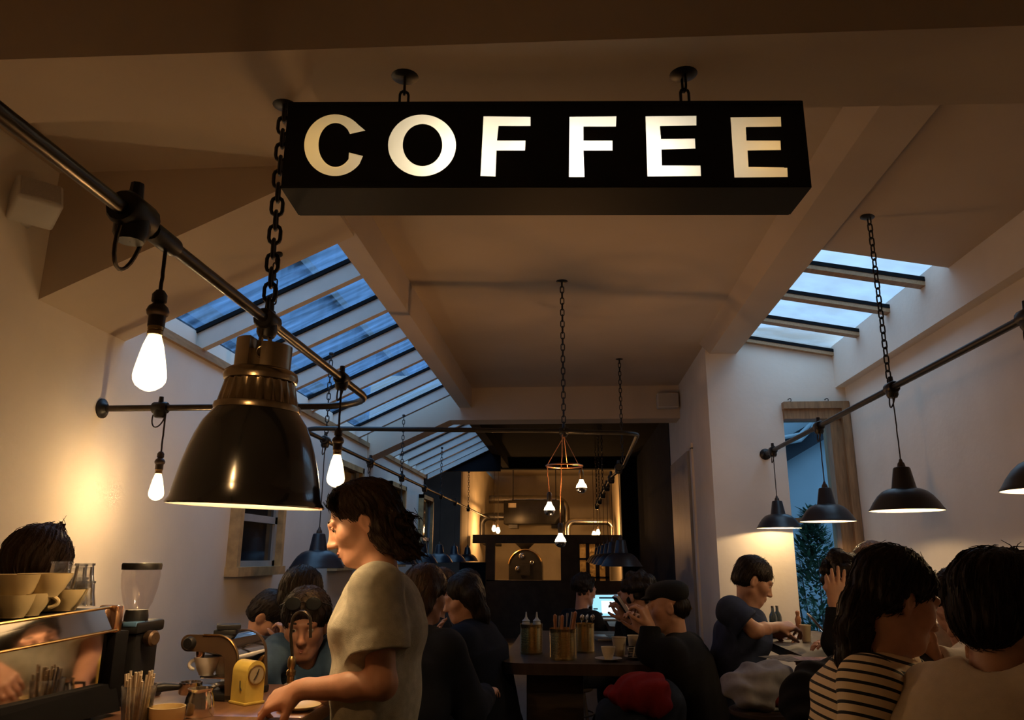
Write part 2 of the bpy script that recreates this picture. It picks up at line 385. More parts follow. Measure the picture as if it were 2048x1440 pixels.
# ------------------------------------------------------------------ door with glass in the end wall
M['doorwood'] = mat('old_door_wood', (0.30, 0.18, 0.09), 0.55, var=0.3, scale=8, stretch=(6, 6, 0.7))
M['pane'] = mat_glass('door_glass', (0.80, 0.92, 0.97), 0.10, 0.03)
d1 = struct('door_1', MB().box(DX0, DX1, 6.60, 6.80, Z(1.155), Z(DTOP)).box(2.235, DX1, 6.62, 6.82, 0, Z(1.16)), 'doorwood')
struct('transom', MB().box(DX0, 2.236, 6.71, 6.77, Z(.285), Z(.325)), 'doorwood', d1)
struct('architrave', MB().box(DX0 - .005, 2.396, 6.575, 6.65, Z(1.24), Z(1.30)).box(2.33, 2.396, 6.575, 6.65, 0, Z(1.24)), 'doorwood', d1)
struct('pane', MB().box(DX0, 2.236, 6.735, 6.741, 0.02, Z(.285)), 'pane', d1)
struct('pane', MB().box(DX0, 2.236, 6.735, 6.741, Z(.325), Z(1.155)), 'pane', d1)
for px in (1578, 1652):
    c = atY(px, 800, 6.62)
    pts = [c + Vector((0.0, 0.03, 0.01)), c + Vector((0, -.02, 0.01))] + [c + Vector((0.012 * math.sin(t), -.02 - 0.0, -.004 + .018 * math.cos(t))) for t in (0.8, 1.6, 2.4, 3.2, 4.0)]
    h = obj('wall_hook', MB().tube([p for p in pts], 0.004, 6), 'iron'); settle(h)
    tag(h, 'small black hook above the door head, %s of two' % ('left' if px < 1600 else 'right'), 'hook')

# ------------------------------------------------------------------ outside: yard wall, corrugated neighbour, bush
M['yard'] = mat('yard_render', (0.20, 0.25, 0.28), 0.9, var=0.12, scale=2)
M['yarddark'] = mat('yard_coping', (0.08, 0.09, 0.10), 0.8, var=0.3)
M['corr'] = mat('corrugated_sheet', (0.10, 0.16, 0.24), 0.6, var=0.25, scale=1.5, stretch=(1, 1, 0.3))
struct('wall_yard', MB().box(1.5, 7.0, 8.9, 9.1, -0.1, Z(2.4)), 'yard')
struct('wall_yard_coping', MB().hexa([(1.9, 8.76, Z(.74)), (4.4, 8.76, Z(2.16)), (4.4, 8.9, Z(2.16)), (1.9, 8.9, Z(.74)), (1.9, 8.76, Z(1.00)), (4.4, 8.76, Z(2.42)), (4.4, 8.9, Z(2.42)), (1.9, 8.9, Z(1.00))]), mat('yard_gutter', (.018, .022, .028), .9, spec=.1))
struct('ground_yard', MB().box(1.5, 7, 6.86, 9, -0.1, 0), 'yarddark')
yp = MB()
for k, (dz, bx) in enumerate(((0.02, 2.62), (0.07, 2.70))):
    a = atY(1572, 886 - k * 12, 8.70)
    yp.tube([a + Vector((-1, 0, -.25)), a, a + Vector((.16, 0, .03)), a + Vector((.30, 0, .16)), a + Vector((.36, 0, .38))], 0.022, 8)
tag(settle(obj('outdoor_pipe', yp, M['yard'])), 'pale waste pipes bending up along the yard wall outside the door', 'pipe')
cm = MB(); n = 320; pts = []
for i in range(n + 1):
    y = -2 + i * 0.15
    pts.append((-5.2 + (0.06 if i % 2 else -0.06), y))
for i in range(n):
    (xa, ya), (xb, yb) = pts[i], pts[i + 1]
    cm.add([(xa, ya, 2.0), (xb, yb, 2.0), (xb, yb, 9.3), (xa, ya, 9.3)], [(0, 1, 2, 3)])
struct('wall_neighbour', cm, 'corr')
struct('wall_neighbour_band', MB().box(-5.1, -5.0, -2, 46, 4.6, 4.9).box(-5.1, -5.0, -2, 46, 6.9, 7.1), 'yarddark')
bush = thing('garden_bush', 'dark leafy bush outside the glazed door', 'bush', (2.35, 7.75, 0))
lf = MB(); rnd = random.Random(4)
def leaf(c, d, L, w):
    a, b = frame_from(d); d = Vector(d).normalized(); c = Vector(c)
    lf.add([c, c + d * L * .5 + a * w, c + d * L, c + d * L * .5 - a * w], [(0, 1, 2, 3)])
for k in range(5200):
    h = rnd.random() ** 1.15 * 1.95
    rad = 0.50 if h < 1.25 else 0.50 * max(0.12, (1.95 - h) / .7 * .6)
    t = rnd.random() * 2 * PI; r = rad * math.sqrt(rnd.random())
    leaf((r * math.cos(t), r * math.sin(t), h), (math.cos(t) + rnd.uniform(-.6, .6), math.sin(t) + rnd.uniform(-.6, .6), rnd.uniform(-.4, .9)), rnd.uniform(.06, .13), rnd.uniform(.010, .022))
st = MB()
for k in range(7):
    t = k * .9; st.tube([(0.05 * math.cos(t), .05 * math.sin(t), 0), (0.2 * math.cos(t), .2 * math.sin(t), .8), (.3 * math.cos(t), .3 * math.sin(t), 1.5)], [0.012, .009, .004], 6)
obj('foliage', lf, mat('bush_leaves', (0.03, 0.085, 0.05), 0.6, var=0.4, scale=12), bush, smooth=False)['kind'] = 'stuff'
obj('stem', st, 'bakelite', bush)
struct('baseboard_left', MB().box(-2.25, -2.23, -1.5, 11.8, 0, .12), 'rafter')
struct('baseboard_right', MB().box(2.38, 2.40, -1.5, 6.6, 0, .12), 'rafter')

# windows hung along the left wall
M['oldgilt'] = mat('worn_yellow_frame', (0.48, 0.33, 0.16), 0.5, var=0.25, scale=14)
M['nightpane'] = mat('dark_window_glass', (0.010, 0.013, 0.018), 0.08, var=0.3, scale=3, coat=0.4)
M['sash'] = mat('grey_sash_paint', (0.34, 0.37, 0.40), 0.5, var=0.08)
def wall_window(n, ya, yb, zb, zt):
    X = -2.25; fw = .055; pr = .075
    w_ = struct('window_%d' % n, MB().box(X, X + pr, ya, ya + fw, zb, zt).box(X, X + pr, yb - fw, yb, zb, zt).box(X, X + pr, ya, yb, zt - fw, zt).box(X, X + pr + .02, ya - .01, yb + .01, zb - .05, zb + .01), 'oldgilt')
    zm = zb + (zt - zb) * .32
    struct('sash', MB().box(X, X + .03, ya + fw, ya + fw + .045, zb, zt - fw).box(X, X + .03, yb - fw - .045, yb - fw, zb, zt - fw).box(X, X + .03, ya + fw, yb - fw, zm, zm + .05).box(X, X + .03, ya + fw, yb - fw, zb + .01, zb + .05), 'sash', w_)
    struct('pane', MB().box(X, X + .012, ya + fw + .04, yb - fw - .04, zb + .04, zt - fw), 'nightpane', w_)
for i, (p0, p1) in enumerate((((450, 1140), (545, 1140)), ((657, 1100), (707, 1100)), ((766, 1100), (798, 1100)), ((834, 1100), (856, 1100)))):
    wall_window(4 + i, atX(*p0, -2.25).y, atX(*p1, -2.25).y, Z(-.085), Z(.90))

# ================================================================== sign
def sign():
    th = math.radians(3.6)
    c = Vector((-.06, 2.035, 0))
    t = thing('coffee_sign', 'long black box sign with six lit letters hung from the near ceiling beam', 'sign', (c.x, c.y, Z(1.008)), th)
    inv = Matrix.Rotation(-th, 4, 'Z')
    yf = -.087; yb = .087
    n = Matrix.Rotation(th, 4, 'Z') @ Vector((0, -1, 0)); n.normalize()
    p0 = Matrix.Rotation(th, 4, 'Z') @ Vector((0, yf, 0)) + Vector((c.x, c.y, 0))
    org = Vector((0, 0, EYE))
    def uv(px, py):
        d = Vector(ray(px, py)); k = (p0 - org).dot(n) / d.dot(n); q = org + d * k
        l = inv @ (q - Vector((c.x, c.y, Z(1.008)))); return (l.x, l.z)
    corners = [uv(583, 205), uv(1605, 206), uv(1620, 388), uv(560, 388)]
    x0 = (corners[0][0] + corners[3][0]) / 2; x1 = (corners[1][0] + corners[2][0]) / 2
    h = (corners[0][1] + corners[1][1]) / 2
    def arc(cx, cy, rx, ry, a0, a1, n=40):
        return [(cx + rx * math.cos(math.radians(a0 + (a1 - a0) * i / n)), cy - ry * math.sin(math.radians(a0 + (a1 - a0) * i / n))) for i in range(n + 1)]
    L = []
    # C : outer arc then inner arc back
    L.append(('c', [arc(670, 290, 62, 62, 42, 322) + [(726, 312)] + [(698, 305)] + arc(671, 290, 34, 44, 320, 44)[0:] + [(700, 268), (731, 261)]]))
    L.append(('o', [arc(844, 290.5, 68, 62, 0, 360, 56)[:-1], arc(845, 290, 39.5, 42, 0, 360, 56)[:-1]]))
    L.append(('f', [[(967, 232), (1061, 233), (1061, 252), (997, 252), (994, 281), (1051, 281), (1050, 301), (993, 301), (991, 353), (961, 352)]]))
    L.append(('f', [[(1139, 233), (1233, 232), (1232, 253), (1167, 253), (1167, 281), (1225, 281), (1225, 301), (1167, 301), (1169, 354), (1138, 354)]]))
    L.append(('e', [[(1291, 232), (1393, 231), (1393, 251), (1320, 252), (1322, 278), (1390, 277), (1391, 297), (1323, 299), (1324, 331), (1401, 331), (1402, 352), (1295, 353)]]))
    L.append(('e', [[(1461, 234), (1562, 233), (1563, 253), (1492, 254), (1493, 281), (1561, 281), (1562, 300), (1495, 301), (1497, 334), (1575, 335), (1576, 354), (1469, 355)]]))
    def fill(loops, name):
        cu = bpy.data.curves.new(name, 'CURVE'); cu.dimensions = '2D'; cu.fill_mode = 'BOTH'
        for lp in loops:
            sp = cu.splines.new('POLY'); sp.points.add(len(lp) - 1)
            for i, (u, v) in enumerate(lp): sp.points[i].co = (u, v, 0, 1)
            sp.use_cyclic_u = True
        o = bpy.data.objects.new(name, cu); COL.objects.link(o)
        dg = bpy.context.evaluated_depsgraph_get(); dg.update()
        me = bpy.data.meshes.new_from_object(o.evaluated_get(dg))
        v = [tuple(x.co) for x in me.vertices]; f = [tuple(p.vertices) for p in me.polygons]
        bpy.data.objects.remove(o); bpy.data.curves.remove(cu); bpy.data.meshes.remove(me)
        return v, f
    loops = [[(x0, 0), (x1, 0), (x1, h), (x0, h)]]
    lets = []
    for nm, ls in L:
        ll = [[uv(*q) for q in lp] for lp in ls]; loops += ll; lets.append((nm, ll))
    v, f = fill(loops, 'tmp')
    mb = MB(); mb.add([(a, yf, b) for a, b, _ in v], f)
    link_mesh('face_plate', mb.v, mb.f, M['signblack'], t, False)
    case = MB()
    case.box(x0, x1, yf, yb, -.004, .0).box(x0, x1, yf, yb, h, h + .004).box(x0 - .004, x0, yf, yb, -.004, h + .004).box(x1, x1 + .004, yf, yb, -.004, h + .004).box(x0, x1, yb, yb + .004, -.004, h + .004)
    case.box(x0, x1, yf - .003, yf, -.002, .012).box(x0, x1, yf - .003, yf, h - .008, h + .003)
    cs = obj('case', case, 'signblack', t, False)
    obj('case_lining', MB().box(x0 + .004, x1 - .004, yb - .006, yb - .003, .004, h - .004).box(x0 + .004, x1 - .004, yf + .012, yb - .006, .002, .004), 'lining', cs, False)
    lm = bpy.data.materials.new('sign_letter_acrylic'); lm.use_nodes = True; nt = lm.node_tree; nt.nodes.clear()
    o = nt.nodes.new('ShaderNodeOutputMaterial'); tr = nt.nodes.new('ShaderNodeBsdfTranslucent'); tr.inputs[0].default_value = (.82, .80, .74, 1)
    df = nt.nodes.new('ShaderNodeBsdfDiffuse'); df.inputs[0].default_value = (.75, .70, .58, 1); mx = nt.nodes.new('ShaderNodeMixShader'); mx.inputs[0].default_value = .25
    nt.links.new(tr.outputs[0], mx.inputs[1]); nt.links.new(df.outputs[0], mx.inputs[2]); nt.links.new(mx.outputs[0], o.inputs[0])
    for nm, ll in lets:
        v, f = fill(ll, 'tmp')
        link_mesh('letter', [(a, yf + .002, b) for a, b, _ in v], f, lm, t, False)
    # the tubes inside the box
    for i, (xx, zz, w, cc) in enumerate(((-.66, .13, .24, (1, .58, .14)), (-.26, .10, 1.3, (1, .84, .58)), (.04, .07, 1.9, (1, .93, .82)), (.29, .07, 1.6, (1, .90, .72)), (.65, .12, .26, (1, .56, .13)))):
        l = bpy.data.lights.new('sign_lamp', 'POINT'); l.energy = w; l.color = cc; l.shadow_soft_size = .03
        lo = bpy.data.objects.new('sign_lamp', l); COL.objects.link(lo); lo.parent = t; lo.location = (xx, .04, zz)
    return t
sign()

# ================================================================== chains, hooks
def link_into(m, c, d, side, L, w, r, n=6):
    d = Vector(d).normalized(); side = Vector(side)
    side = (side - d * side.dot(d)).normalized()
    pts = []
    k = 5
    for s_ in (1, -1):
        for i in range(k + 1):
            t = PI * i / k - PI / 2 if s_ > 0 else PI * i / k + PI / 2
            pts.append(Vector(c) + d * (s_ * (L / 2 - w / 2)) + d * (math.sin(t + PI / 2) * w / 2 if s_ > 0 else math.sin(t + PI / 2) * w / 2) + side * (w / 2 * math.cos(t + PI / 2)))
    m.tube(pts, r, n, closed=True)
def chain(label, top, bot, L=.05, w=.026, r=.0042, plate=.035, group=None, hook=True):
    top = Vector(top); bot = Vector(bot)
    t = thing('hanging_chain', label, 'chain', top, 0, group)
    d = bot - top; n = max(1, int(d.length / (L - 2.4 * r))); step = d.length / n; dn = d.normalized()
    m = MB()
    for i in range(n):
        side = Vector((1, .25, 0)) if i % 2 else Vector((-.25, 1, 0))
        link_into(m, dn * (step * (i + .5)), dn, side, step + 2.2 * r, w, r)
    obj('links', m, 'iron', t)
    if plate:
        obj('ceiling_plate', MB().lathe([(.001, .012), (plate * .9, .012), (plate, .006), (plate, -.003), (plate * .7, -.01), (.001, -.012)], (0, 0, .005), 20), 'iron', t)
    return t
hk = lambda px, py, z: atZ(px, py, z)
a = hk(810, 155, Z(1.418)); chain('short chain from the near beam to the sign, above its second letter', a, (a.x, a.y, Z(1.312)), .048, .026, .0042, .042, 'chains holding the sign')
a = hk(1367, 150, Z(1.418)); chain('short chain from the near beam to the sign, above its fifth letter', a, (a.x, a.y, Z(1.312)), .048, .026, .0042, .042, 'chains holding the sign')
PN = -0.90; BN = Z(.685)          # near conduit
PF = -1.75; BF = Z(.806)          # far left conduit
PR = 1.68;  BR = Z(.857)          # right conduit
lampY = 2.13
chain('thick black chain beside the sign, carrying the big enamel lamp', (PN - .005, lampY, Z(1.418)), (PN, lampY, BN + .02), .062, .034, .0062, .04)
yk = 3.42; xk = -1.43
chain('chain behind the big lamp, holding the wall conduit under the sloping ceiling', (xk, yk, roofL(xk, -.157)), (xk, 3.46, BN + .012), .05, .024, .004, .03, 'chains holding the conduits')
for Y, lb in ((5.35, 'nearest chain below the left skylight, on the conduit bend'), (7.9, 'second chain below the left skylight, on the long conduit'), (10.4, 'chain below the far left skylight on the long conduit'), (13.3, 'farthest chain on the long left conduit, by the yellow reveal')):
    zt = roofL(PF, .0) if Y < 12 else Z(1.42)
    chain(lb, (PF, Y, zt), (PF, Y, BF + .012), .05, .024, .004, .018, 'chains holding the conduits')
chain('chain in the middle of the ceiling above the copper ring light', (-.03, 4.98, Z(1.85)), (-.03, 4.98, BF + .012), .05, .024, .004, .045, 'chains holding the conduits')
chain('chain from the ceiling beyond the copper ring light, before the back beam', (.50, 7.16, Z(1.85)), (.50, 7.16, BF + .012), .05, .024, .004, .04, 'chains holding the conduits')
chain('chain from the right soffit to the conduit with black pendants', (PR, 4.02, roofR(PR)), (PR, 4.02, BR + .012), .05, .025, .004, .045, 'chains holding the conduits')
for Y in (10.2, 11.4, 12.6):
    chain('thin chain over the back right conduit, %s' % {10.2: 'nearest of three', 11.4: 'middle of three', 12.6: 'farthest of three'}[Y], (.44, Y, Z(1.74)), (.44, Y, BF + .01), .05, .022, .004, .02, 'chains holding the conduits')

# ================================================================== conduits with junction clamps
def bend(a, c, b, r, n=8):
    a, c, b = Vector(a), Vector(c), Vector(b)
    u = (a - c).normalized(); v = (b - c).normalized()
    p, q = c + u * r, c + v * r; o = c + u * r + v * r
    return [o + (p - o) * math.cos(t) + (q - o) * math.sin(t) for t in [PI / 2 * i / n for i in range(n + 1)]]
def clamp(parent, p, ax, big=1.0, loop=True):
    p = Vector(p) - parent.location; s = big
    m = MB()
    m.lathe([(.001, -.034 * s), (.024 * s, -.034 * s), (.028 * s, -.028 * s), (.028 * s, .028 * s), (.024 * s, .034 * s), (.001, .034 * s)], p, 14, ax)
    m.lathe([(.001, 0), (.020 * s, 0), (.026 * s, .012 * s), (.026 * s, .034 * s), (.014 * s, .040 * s), (.001, .040 * s)], p + Vector((0, 0, -.045 * s)), 12)
    m.lathe([(.001, 0), (.012 * s, 0), (.010 * s, .03 * s), (.001, .03 * s)], p + Vector((0, 0, .022 * s)), 8)
    c = obj('clamp', m, 'iron', parent)
    if loop:
        q = p + Vector((0, 0, -.035 * s)); d = Vector(ax).normalized()
        obj('cable_loop', MB().tube([q + d * (.030 * s * math.cos(t)) + Vector((.012 * s * math.sin(t), 0, .004 * s + .058 * s * math.sin(t))) for t in [PI + k * PI / 12 for k in range(13)]], .0032 * s, 6), 'cord', c)
    return c
def flange(parent, p, ax):
    obj('wall_flange', MB().lathe([(.001, .0), (.048, .0), (.048, .008), (.030, .014), (.020, .030), (.001, .030)], Vector(p) - parent.location, 20, ax), 'iron', parent)
t = thing('conduit_rail', 'dark steel conduit running overhead past the big lamp and bending to the left wall', 'pipe', (PN, 1.5, BN))
pts = [(PN, .25, BN), (PN, 1.5, BN)] + bend((PN, 2.0, BN), (PN, 3.46, BN), (-2.0, 3.46, BN), .26) + [(-2.25, 3.46, BN)]
obj('pipe', MB().tube([Vector(p) - t.location for p in pts], .0155, 12), 'pipe', t)
flange(t, (-2.25, 3.46, BN), (1, 0, 0))
clamp(t, (PN, 1.40, BN + .004), (0, 1, 0), 1.35); clamp(t, (PN, lampY, BN), (0, 1, 0), 1.15); clamp(t, (PN, 2.90, BN), (0, 1, 0), 1.0); clamp(t, (-1.955, 3.46, BN), (1, 0, 0), 1.05)
obj('coupling', MB().lathe([(.001, -.05), (.021, -.05), (.023, -.04), (.023, .04), (.021, .05), (.001, .05)], Vector((PN, 1.52, BN)) - t.location, 12, (0, 1, 0)), 'iron', t)
t = thing('conduit_rail', 'long dark conduit crossing behind the big lamp then running back along the left wall', 'pipe', (PF, 5, BF))
pts = [(.10, 5.02, BF), (-.03, 5.0, BF)] + bend((-.5, 4.93, BF), (PF, 4.80, BF), (PF, 6, BF), .16) + [(PF, 8, BF), (PF, 12, BF), (PF, 18.2, BF)]
obj('pipe', MB().tube([Vector(p) - t.location for p in pts], .0155, 10), 'iron', t)
LY = [5.34, 6.62, 7.92, 9.2, 10.4, 11.75, 13.3]
for Y in LY: clamp(t, (PF, Y, BF), (0, 1, 0), 1.15, Y < 9)
clamp(t, (-.03, 5.0, BF), (1, 0, 0), .9, False)
t = thing('conduit_rail', 'conduit from the copper ring light to the right, turning into the back of the room', 'pipe', (.44, 6, BF))
pts = [(-.02, 5.03, BF)] + bend((.2, 5.05, BF), (.47, 5.12, BF), (.45, 7, BF), .10) + [(.50, 7.1, BF), (.44, 8.0, BF), (.44, 13.3, BF)]
obj('pipe', MB().tube([Vector(p) - t.location for p in pts], .0150, 10), 'iron', t)
for Y in (7.15, 8.1, 9.1, 10.2, 11.4, 12.6): clamp(t, (.46 if Y < 8 else .44, Y, BF), (0, 1, 0), 1.3, False)
t = thing('conduit_rail', 'dark conduit with black pendants running along the right wall to the end wall', 'pipe', (PR, 4, BR))
obj('pipe', MB().tube([Vector(p) - t.location for p in [(PR, .6, BR), (PR, 3, BR), (PR, 6.65, BR)]], .0165, 10), 'iron', t)
flange(t, (PR, 6.65, BR), (0, -1, 0))
RY = [2.78, 4.0, 5.2, 6.4]
for Y in RY: clamp(t, (PR, Y, BR), (0, 1, 0), 1.15)

# ================================================================== Edison bulbs
def wob(p0, p1, amp, n=10, seed=0):
    r = random.Random(seed); p0 = Vector(p0); p1 = Vector(p1)
    return [p0.lerp(p1, i / n) + Vector((r.uniform(-amp, amp), r.uniform(-amp, amp), 0)) * math.sin(PI * i / n) for i in range(n + 1)]
def make_edison(label, loc, drop):
    t = thing('edison_bulb', label, 'light bulb', loc, 0, 'hanging filament bulbs')
    obj('cord', MB().tube(wob((0, 0, -.02), (0, 0, -drop), .0012), .0042, 7), 'cord', t)
    z = -drop
    obj('socket', MB().lathe([(.001, .034), (.009, .034), (.016, .024), (.016, .008), (.011, .004), (.020, -.004), (.024, -.014), (.022, -.022), (.018, -.026), (.018, -.050), (.001, -.052)], (0, 0, z), 18), 'bakelite', t)
    obj('collar', MB().lathe([(.001, 0), (.0165, 0), (.0165, -.008), (.0145, -.010), (.0165, -.012), (.0165, -.020), (.001, -.020)], (0, 0, z - .049), 18), 'brass', t)
    b = obj('glass_bulb', MB().lathe([(.013, 0), (.0165, -.010), (.0215, -.025), (.027, -.050), (.0325, -.078), (.0345, -.093), (.033, -.104), (.027, -.114), (.016, -.122), (.006, -.126), (.001, -.127)], (0, 0, z - .068), 20), 'bulbshell', t)
    fl = MB(); k = 9
    for i in range(k):
        a = 2 * PI * i / k
        fl.tube([(.008 * math.cos(a), .008 * math.sin(a), z - .090), (.019 * math.cos(a), .019 * math.sin(a), z - .165)], .0034, 5)
    obj('filament', fl, 'bulb', b)
    lamp_in(b, (0, 0, z - .135), 13.0)
    return t
e1 = make_edison('filament bulb nearest the camera, hanging in front of the sloping ceiling', (PN, 1.535, BN), .150)
def e_at(label, x, y, top, drop):
    r = dup(e1, (x, y, top), None, label)
    ch = [c for c in r.children if c.name.startswith('cord')][0]
    s = (drop - .02) / (.150 - .02)
    for c in r.children:
        if c is ch: c.data = c.data.copy(); c.scale = (1, 1, 1); [setattr(v, 'co', Vector((v.co.x, v.co.y, -.02 + (v.co.z + .02) * s))) for v in c.data.vertices]
        else: c.location.z = -(drop - .150)
    return r
e_at('filament bulb between the big lamp and the head of the barista', PN, 2.90, BN, .235)
e3 = e_at('filament bulb hanging close to the left wall from the wall conduit', -1.925, 3.46, BN, .245)
for c_ in e3.children_recursive:
    if c_.type == 'LIGHT': c_.data = c_.data.copy(); c_.data.energy = 30.0; c_.data.color = (1, .62, .28)

# ================================================================== the big enamel lamp
def big_lamp():
    t = thing('factory_lamp', 'big black enamel factory lamp with brass neck hanging above the barista', 'lamp', (PN, lampY, BN))
    # tilted a touch to the right, as it hangs
    tilt = Matrix.Rotation(math.radians(2.0), 4, 'Y') @ Matrix.Rotation(math.radians(1.0), 4, 'X')
    def P(name, mb, m, par=t): mb.xform(tilt); return obj(name, mb, m, par)
    zr = -.547    # rim height below the conduit
    prof = [(.1200, -.276), (.127, -.286), (.147, -.315), (.164, -.355), (.177, -.395), (.189, -.44), (.200, -.495), (.207, -.532), (.214, -.541), (.2175, -.547), (.214, -.551)]
    sh = P('shade', MB().lathe(prof, n=56), 'enamel')
    P('shade_lining', MB().lathe([(.2135, -.5505), (.205, -.540), (.196, -.495), (.185, -.44), (.172, -.395), (.160, -.355), (.143, -.318), (.10, -.292), (.001, -.286)], n=56), 'lining', sh)
    def rib(i, j, r): return r * (1.0 - (.045 if (j // 2) % 2 == 0 and i in (1, 2) else 0))
    nk = P('vented_neck', MB().lathe([(.1000, -.186), (.1005, -.192), (.1160, -.262), (.118, -.266)], n=96, rib=rib), 'lampbrass')
    P('neck_ring', MB().lathe([(.112, -.256), (.122, -.259), (.124, -.268), (.122, -.277), (.116, -.280)], n=48), 'lampbrass', nk)
    P('neck_ring', MB().lathe([(.080, -.152), (.094, -.154), (.104, -.162), (.107, -.176), (.104, -.188), (.098, -.192)], n=48), 'lampbrass', nk)
    cap = MB()
    for s_ in (-1, 1):   # two half drums with a slot between
        pl = []
        for k in range(17):
            a = -PI / 2 + PI * k / 16
            pl.append((s_ * (.018 + .064 * math.cos(a)), .066 * math.sin(a)))
        if s_ < 0: pl = pl[::-1]
        cap.prism_z(pl, -.156, -.062 if s_ < 0 else -.078)
    P('cap_housing', cap, 'lampbrass')
    P('slot_plate', MB().box(-.020, .020, -.045, .045, -.156, -.096), 'lampbrass')
    rg = MB(); rg.tube([(.014 * math.cos(a), .0, -.070 + .030 * math.sin(a)) for a in [2 * PI * k / 16 for k in range(16)]], .006, 8, closed=True)
    rg.tube([(.018 + .017 * math.cos(a), -.055, -.108 + .017 * math.sin(a)) for a in [2 * PI * k / 16 for k in range(16)]], .0032, 8, closed=True)
    P('shackle', rg, 'lampbrass')
    bb = P('bulb', MB().sphere((0, 0, -.38), .045, 16, 10), 'bulbbig')
    lamp_in(bb, (0, 0, -.40), 11.0, (1, .62, .30), .03)
    return t
big_lamp()

# ================================================================== black factory pendants
M['cordgrip'] = M['bakelite']
def make_pendant(D, drop, lit=True, name='pendant_lamp'):
    """D across the rim, drop from the conduit down to the rim"""
    t = thing(name, 'x', 'lamp', (0, 0, 0), 0)
    R = D / 2; s = D / .35; zr = -drop
    prof = [(.001, .216 * s), (.020 * s, .216 * s), (.036 * s, .213 * s), (.040 * s, .207 * s), (.057 * s, .112 * s), (.060 * s, .107 * s), (.078 * s, .104 * s), (.104 * s, .092 * s), (.128 * s, .070 * s), (.150 * s, .040 * s), (.166 * s, .012 * s), (R - .001, .002), (R, -.001), (R - .002, -.003)]
    sh = obj('shade', MB().lathe(prof, (0, 0, zr), 40), 'shade', t)
    obj('shade_lining', MB().lathe([(R - .003, -.0025), (.163 * s, .011 * s), (.147 * s, .039 * s), (.124 * s, .068 * s), (.100 * s, .088 * s), (.05 * s, .098 * s), (.001, .100 * s)], (0, 0, zr), 40), 'lining', sh)
    obj('cord', MB().tube(wob((0, 0, -.01), (0, 0, zr + .24 * s), .0012, 14, 3), .0036, 6), 'cord', t)
    obj('cord_grip', MB().lathe([(.001, .256 * s), (.006 * s, .256 * s), (.010 * s, .242 * s), (.017 * s, .232 * s), (.020 * s, .216 * s), (.001, .215 * s)], (0, 0, zr), 14), 'bakelite', t)
    if lit: lamp_in(obj('bulb', MB().sphere((0, 0, zr + .045 * s), .024, 12, 8), 'bulbshade', t), (0, 0, zr + .040 * s), 8.0, (1, .66, .34))
    return t
pr = None
for i, Y in enumerate(RY):
    lb = ['black pendant lamp cut by the right edge of the picture', 'largest whole black pendant before the right wall, lit white inside', 'black pendant hanging in front of the glazed door', 'farthest black pendant of the right conduit, over the man in the blue T-shirt'][i]
    if pr is None: pr = make_pendant(.35, .625); pr.location = (PR, Y, BR); pr['label'] = lb; pr['group'] = 'lit pendants on the right conduit'
    else: dup(pr, (PR, Y, BR), .7 * i, lb, 'lit pendants on the right conduit')
pl = None
for i, Y in enumerate(LY):
    lb = ['nearest unlit pendant at the left wall, below the face of the barista', 'unlit pendant at the left wall hidden behind the head of the barista', 'unlit pendant just right of the neck of the barista', 'fourth unlit pendant of the left row, before a wall window', 'fifth unlit pendant of the left row, before the brown wall', 'sixth unlit pendant of the left row, just left of the yellow reveal', 'farthest unlit pendant of the left row, before the yellow reveal'][i]
    if pl is None: pl = make_pendant(.375, .885, False); pl.location = (PF, Y, BF); pl['label'] = lb; pl['group'] = 'unlit pendants on the left conduit'
    else: dup(pl, (PF, Y, BF), .7 * i, lb, 'unlit pendants on the left conduit')
for i, Y in enumerate((7.15, 8.1, 9.1, 10.2, 11.4, 12.6)):
    dup(pl, (.46 if Y < 8 else .44, Y, BF), .3 * i, ['nearest', 'second', 'third', 'fourth', 'fifth', 'farthest'][i] + ' dark pendant in the cluster before the back doorway', 'unlit pendants at the back right')

# ================================================================== copper ring light
def ring_light():
    c = Vector((-.03, 5.0, BF)); t = thing('ring_chandelier', 'copper ring light with three silver-tipped bulbs in the middle of the room', 'chandelier', c)
    zc = atY(1130, 932, 5.0).z - BF; R = .119
    obj('ring', MB().tube([(R * math.cos(2 * PI * k / 40), R * math.sin(2 * PI * k / 40), zc) for k in range(40)], .0055, 8, closed=True), 'copper', t)
    obj('hub', MB().lathe([(.001, -.04), (.016, -.04), (.018, -.02), (.010, -.012), (.001, -.01)], (0, 0, 0), 14), 'copper', t)
    st = MB()
    for a in (200, 320, 80): st.tube([(0, 0, -.035), (R * math.cos(math.radians(a)), R * math.sin(math.radians(a)), zc)], .0025, 6)
    obj('stay', st, 'copper', t)
    for px, py, ang, r in ((1163, 972, -8, R), (1099, 1017, 200, R), (1121, 1080, 258, .045)):
        w = atY(px, py, 5.0 + r * math.sin(math.radians(ang))); x = w.x - c.x; z = w.z - BF; y = r * math.sin(math.radians(ang))
        top = (R * math.cos(math.radians(ang)) if r > .1 else -.01, y, zc if r > .1 else -.03)
        cd = obj('cord', MB().tube(wob(top, (x, y, z + .10), .004, 8, int(px)), .0042, 6), 'coppercord', t)
        obj('socket', MB().lathe([(.001, .105), (.010, .105), (.016, .092), (.018, .075), (.016, .06), (.014, .042), (.001, .042)], (x, y, z), 14), 'brass' if px > 1150 else 'bakelite', cd)
        b = obj('bulb', MB().lathe([(.012, .044), (.0135, .036), (.020, .022), (.032, .004), (.036, -.012)], (x, y, z), 18), 'bulbring', t)
        lamp_in(b, (x, y, z - .004), 6.5)
        obj('silvered_tip', MB().lathe([(.036, -.012), (.035, -.021), (.030, -.033), (.018, -.043), (.001, -.047)], (x, y, z), 18), 'silver', b)
ring_light()

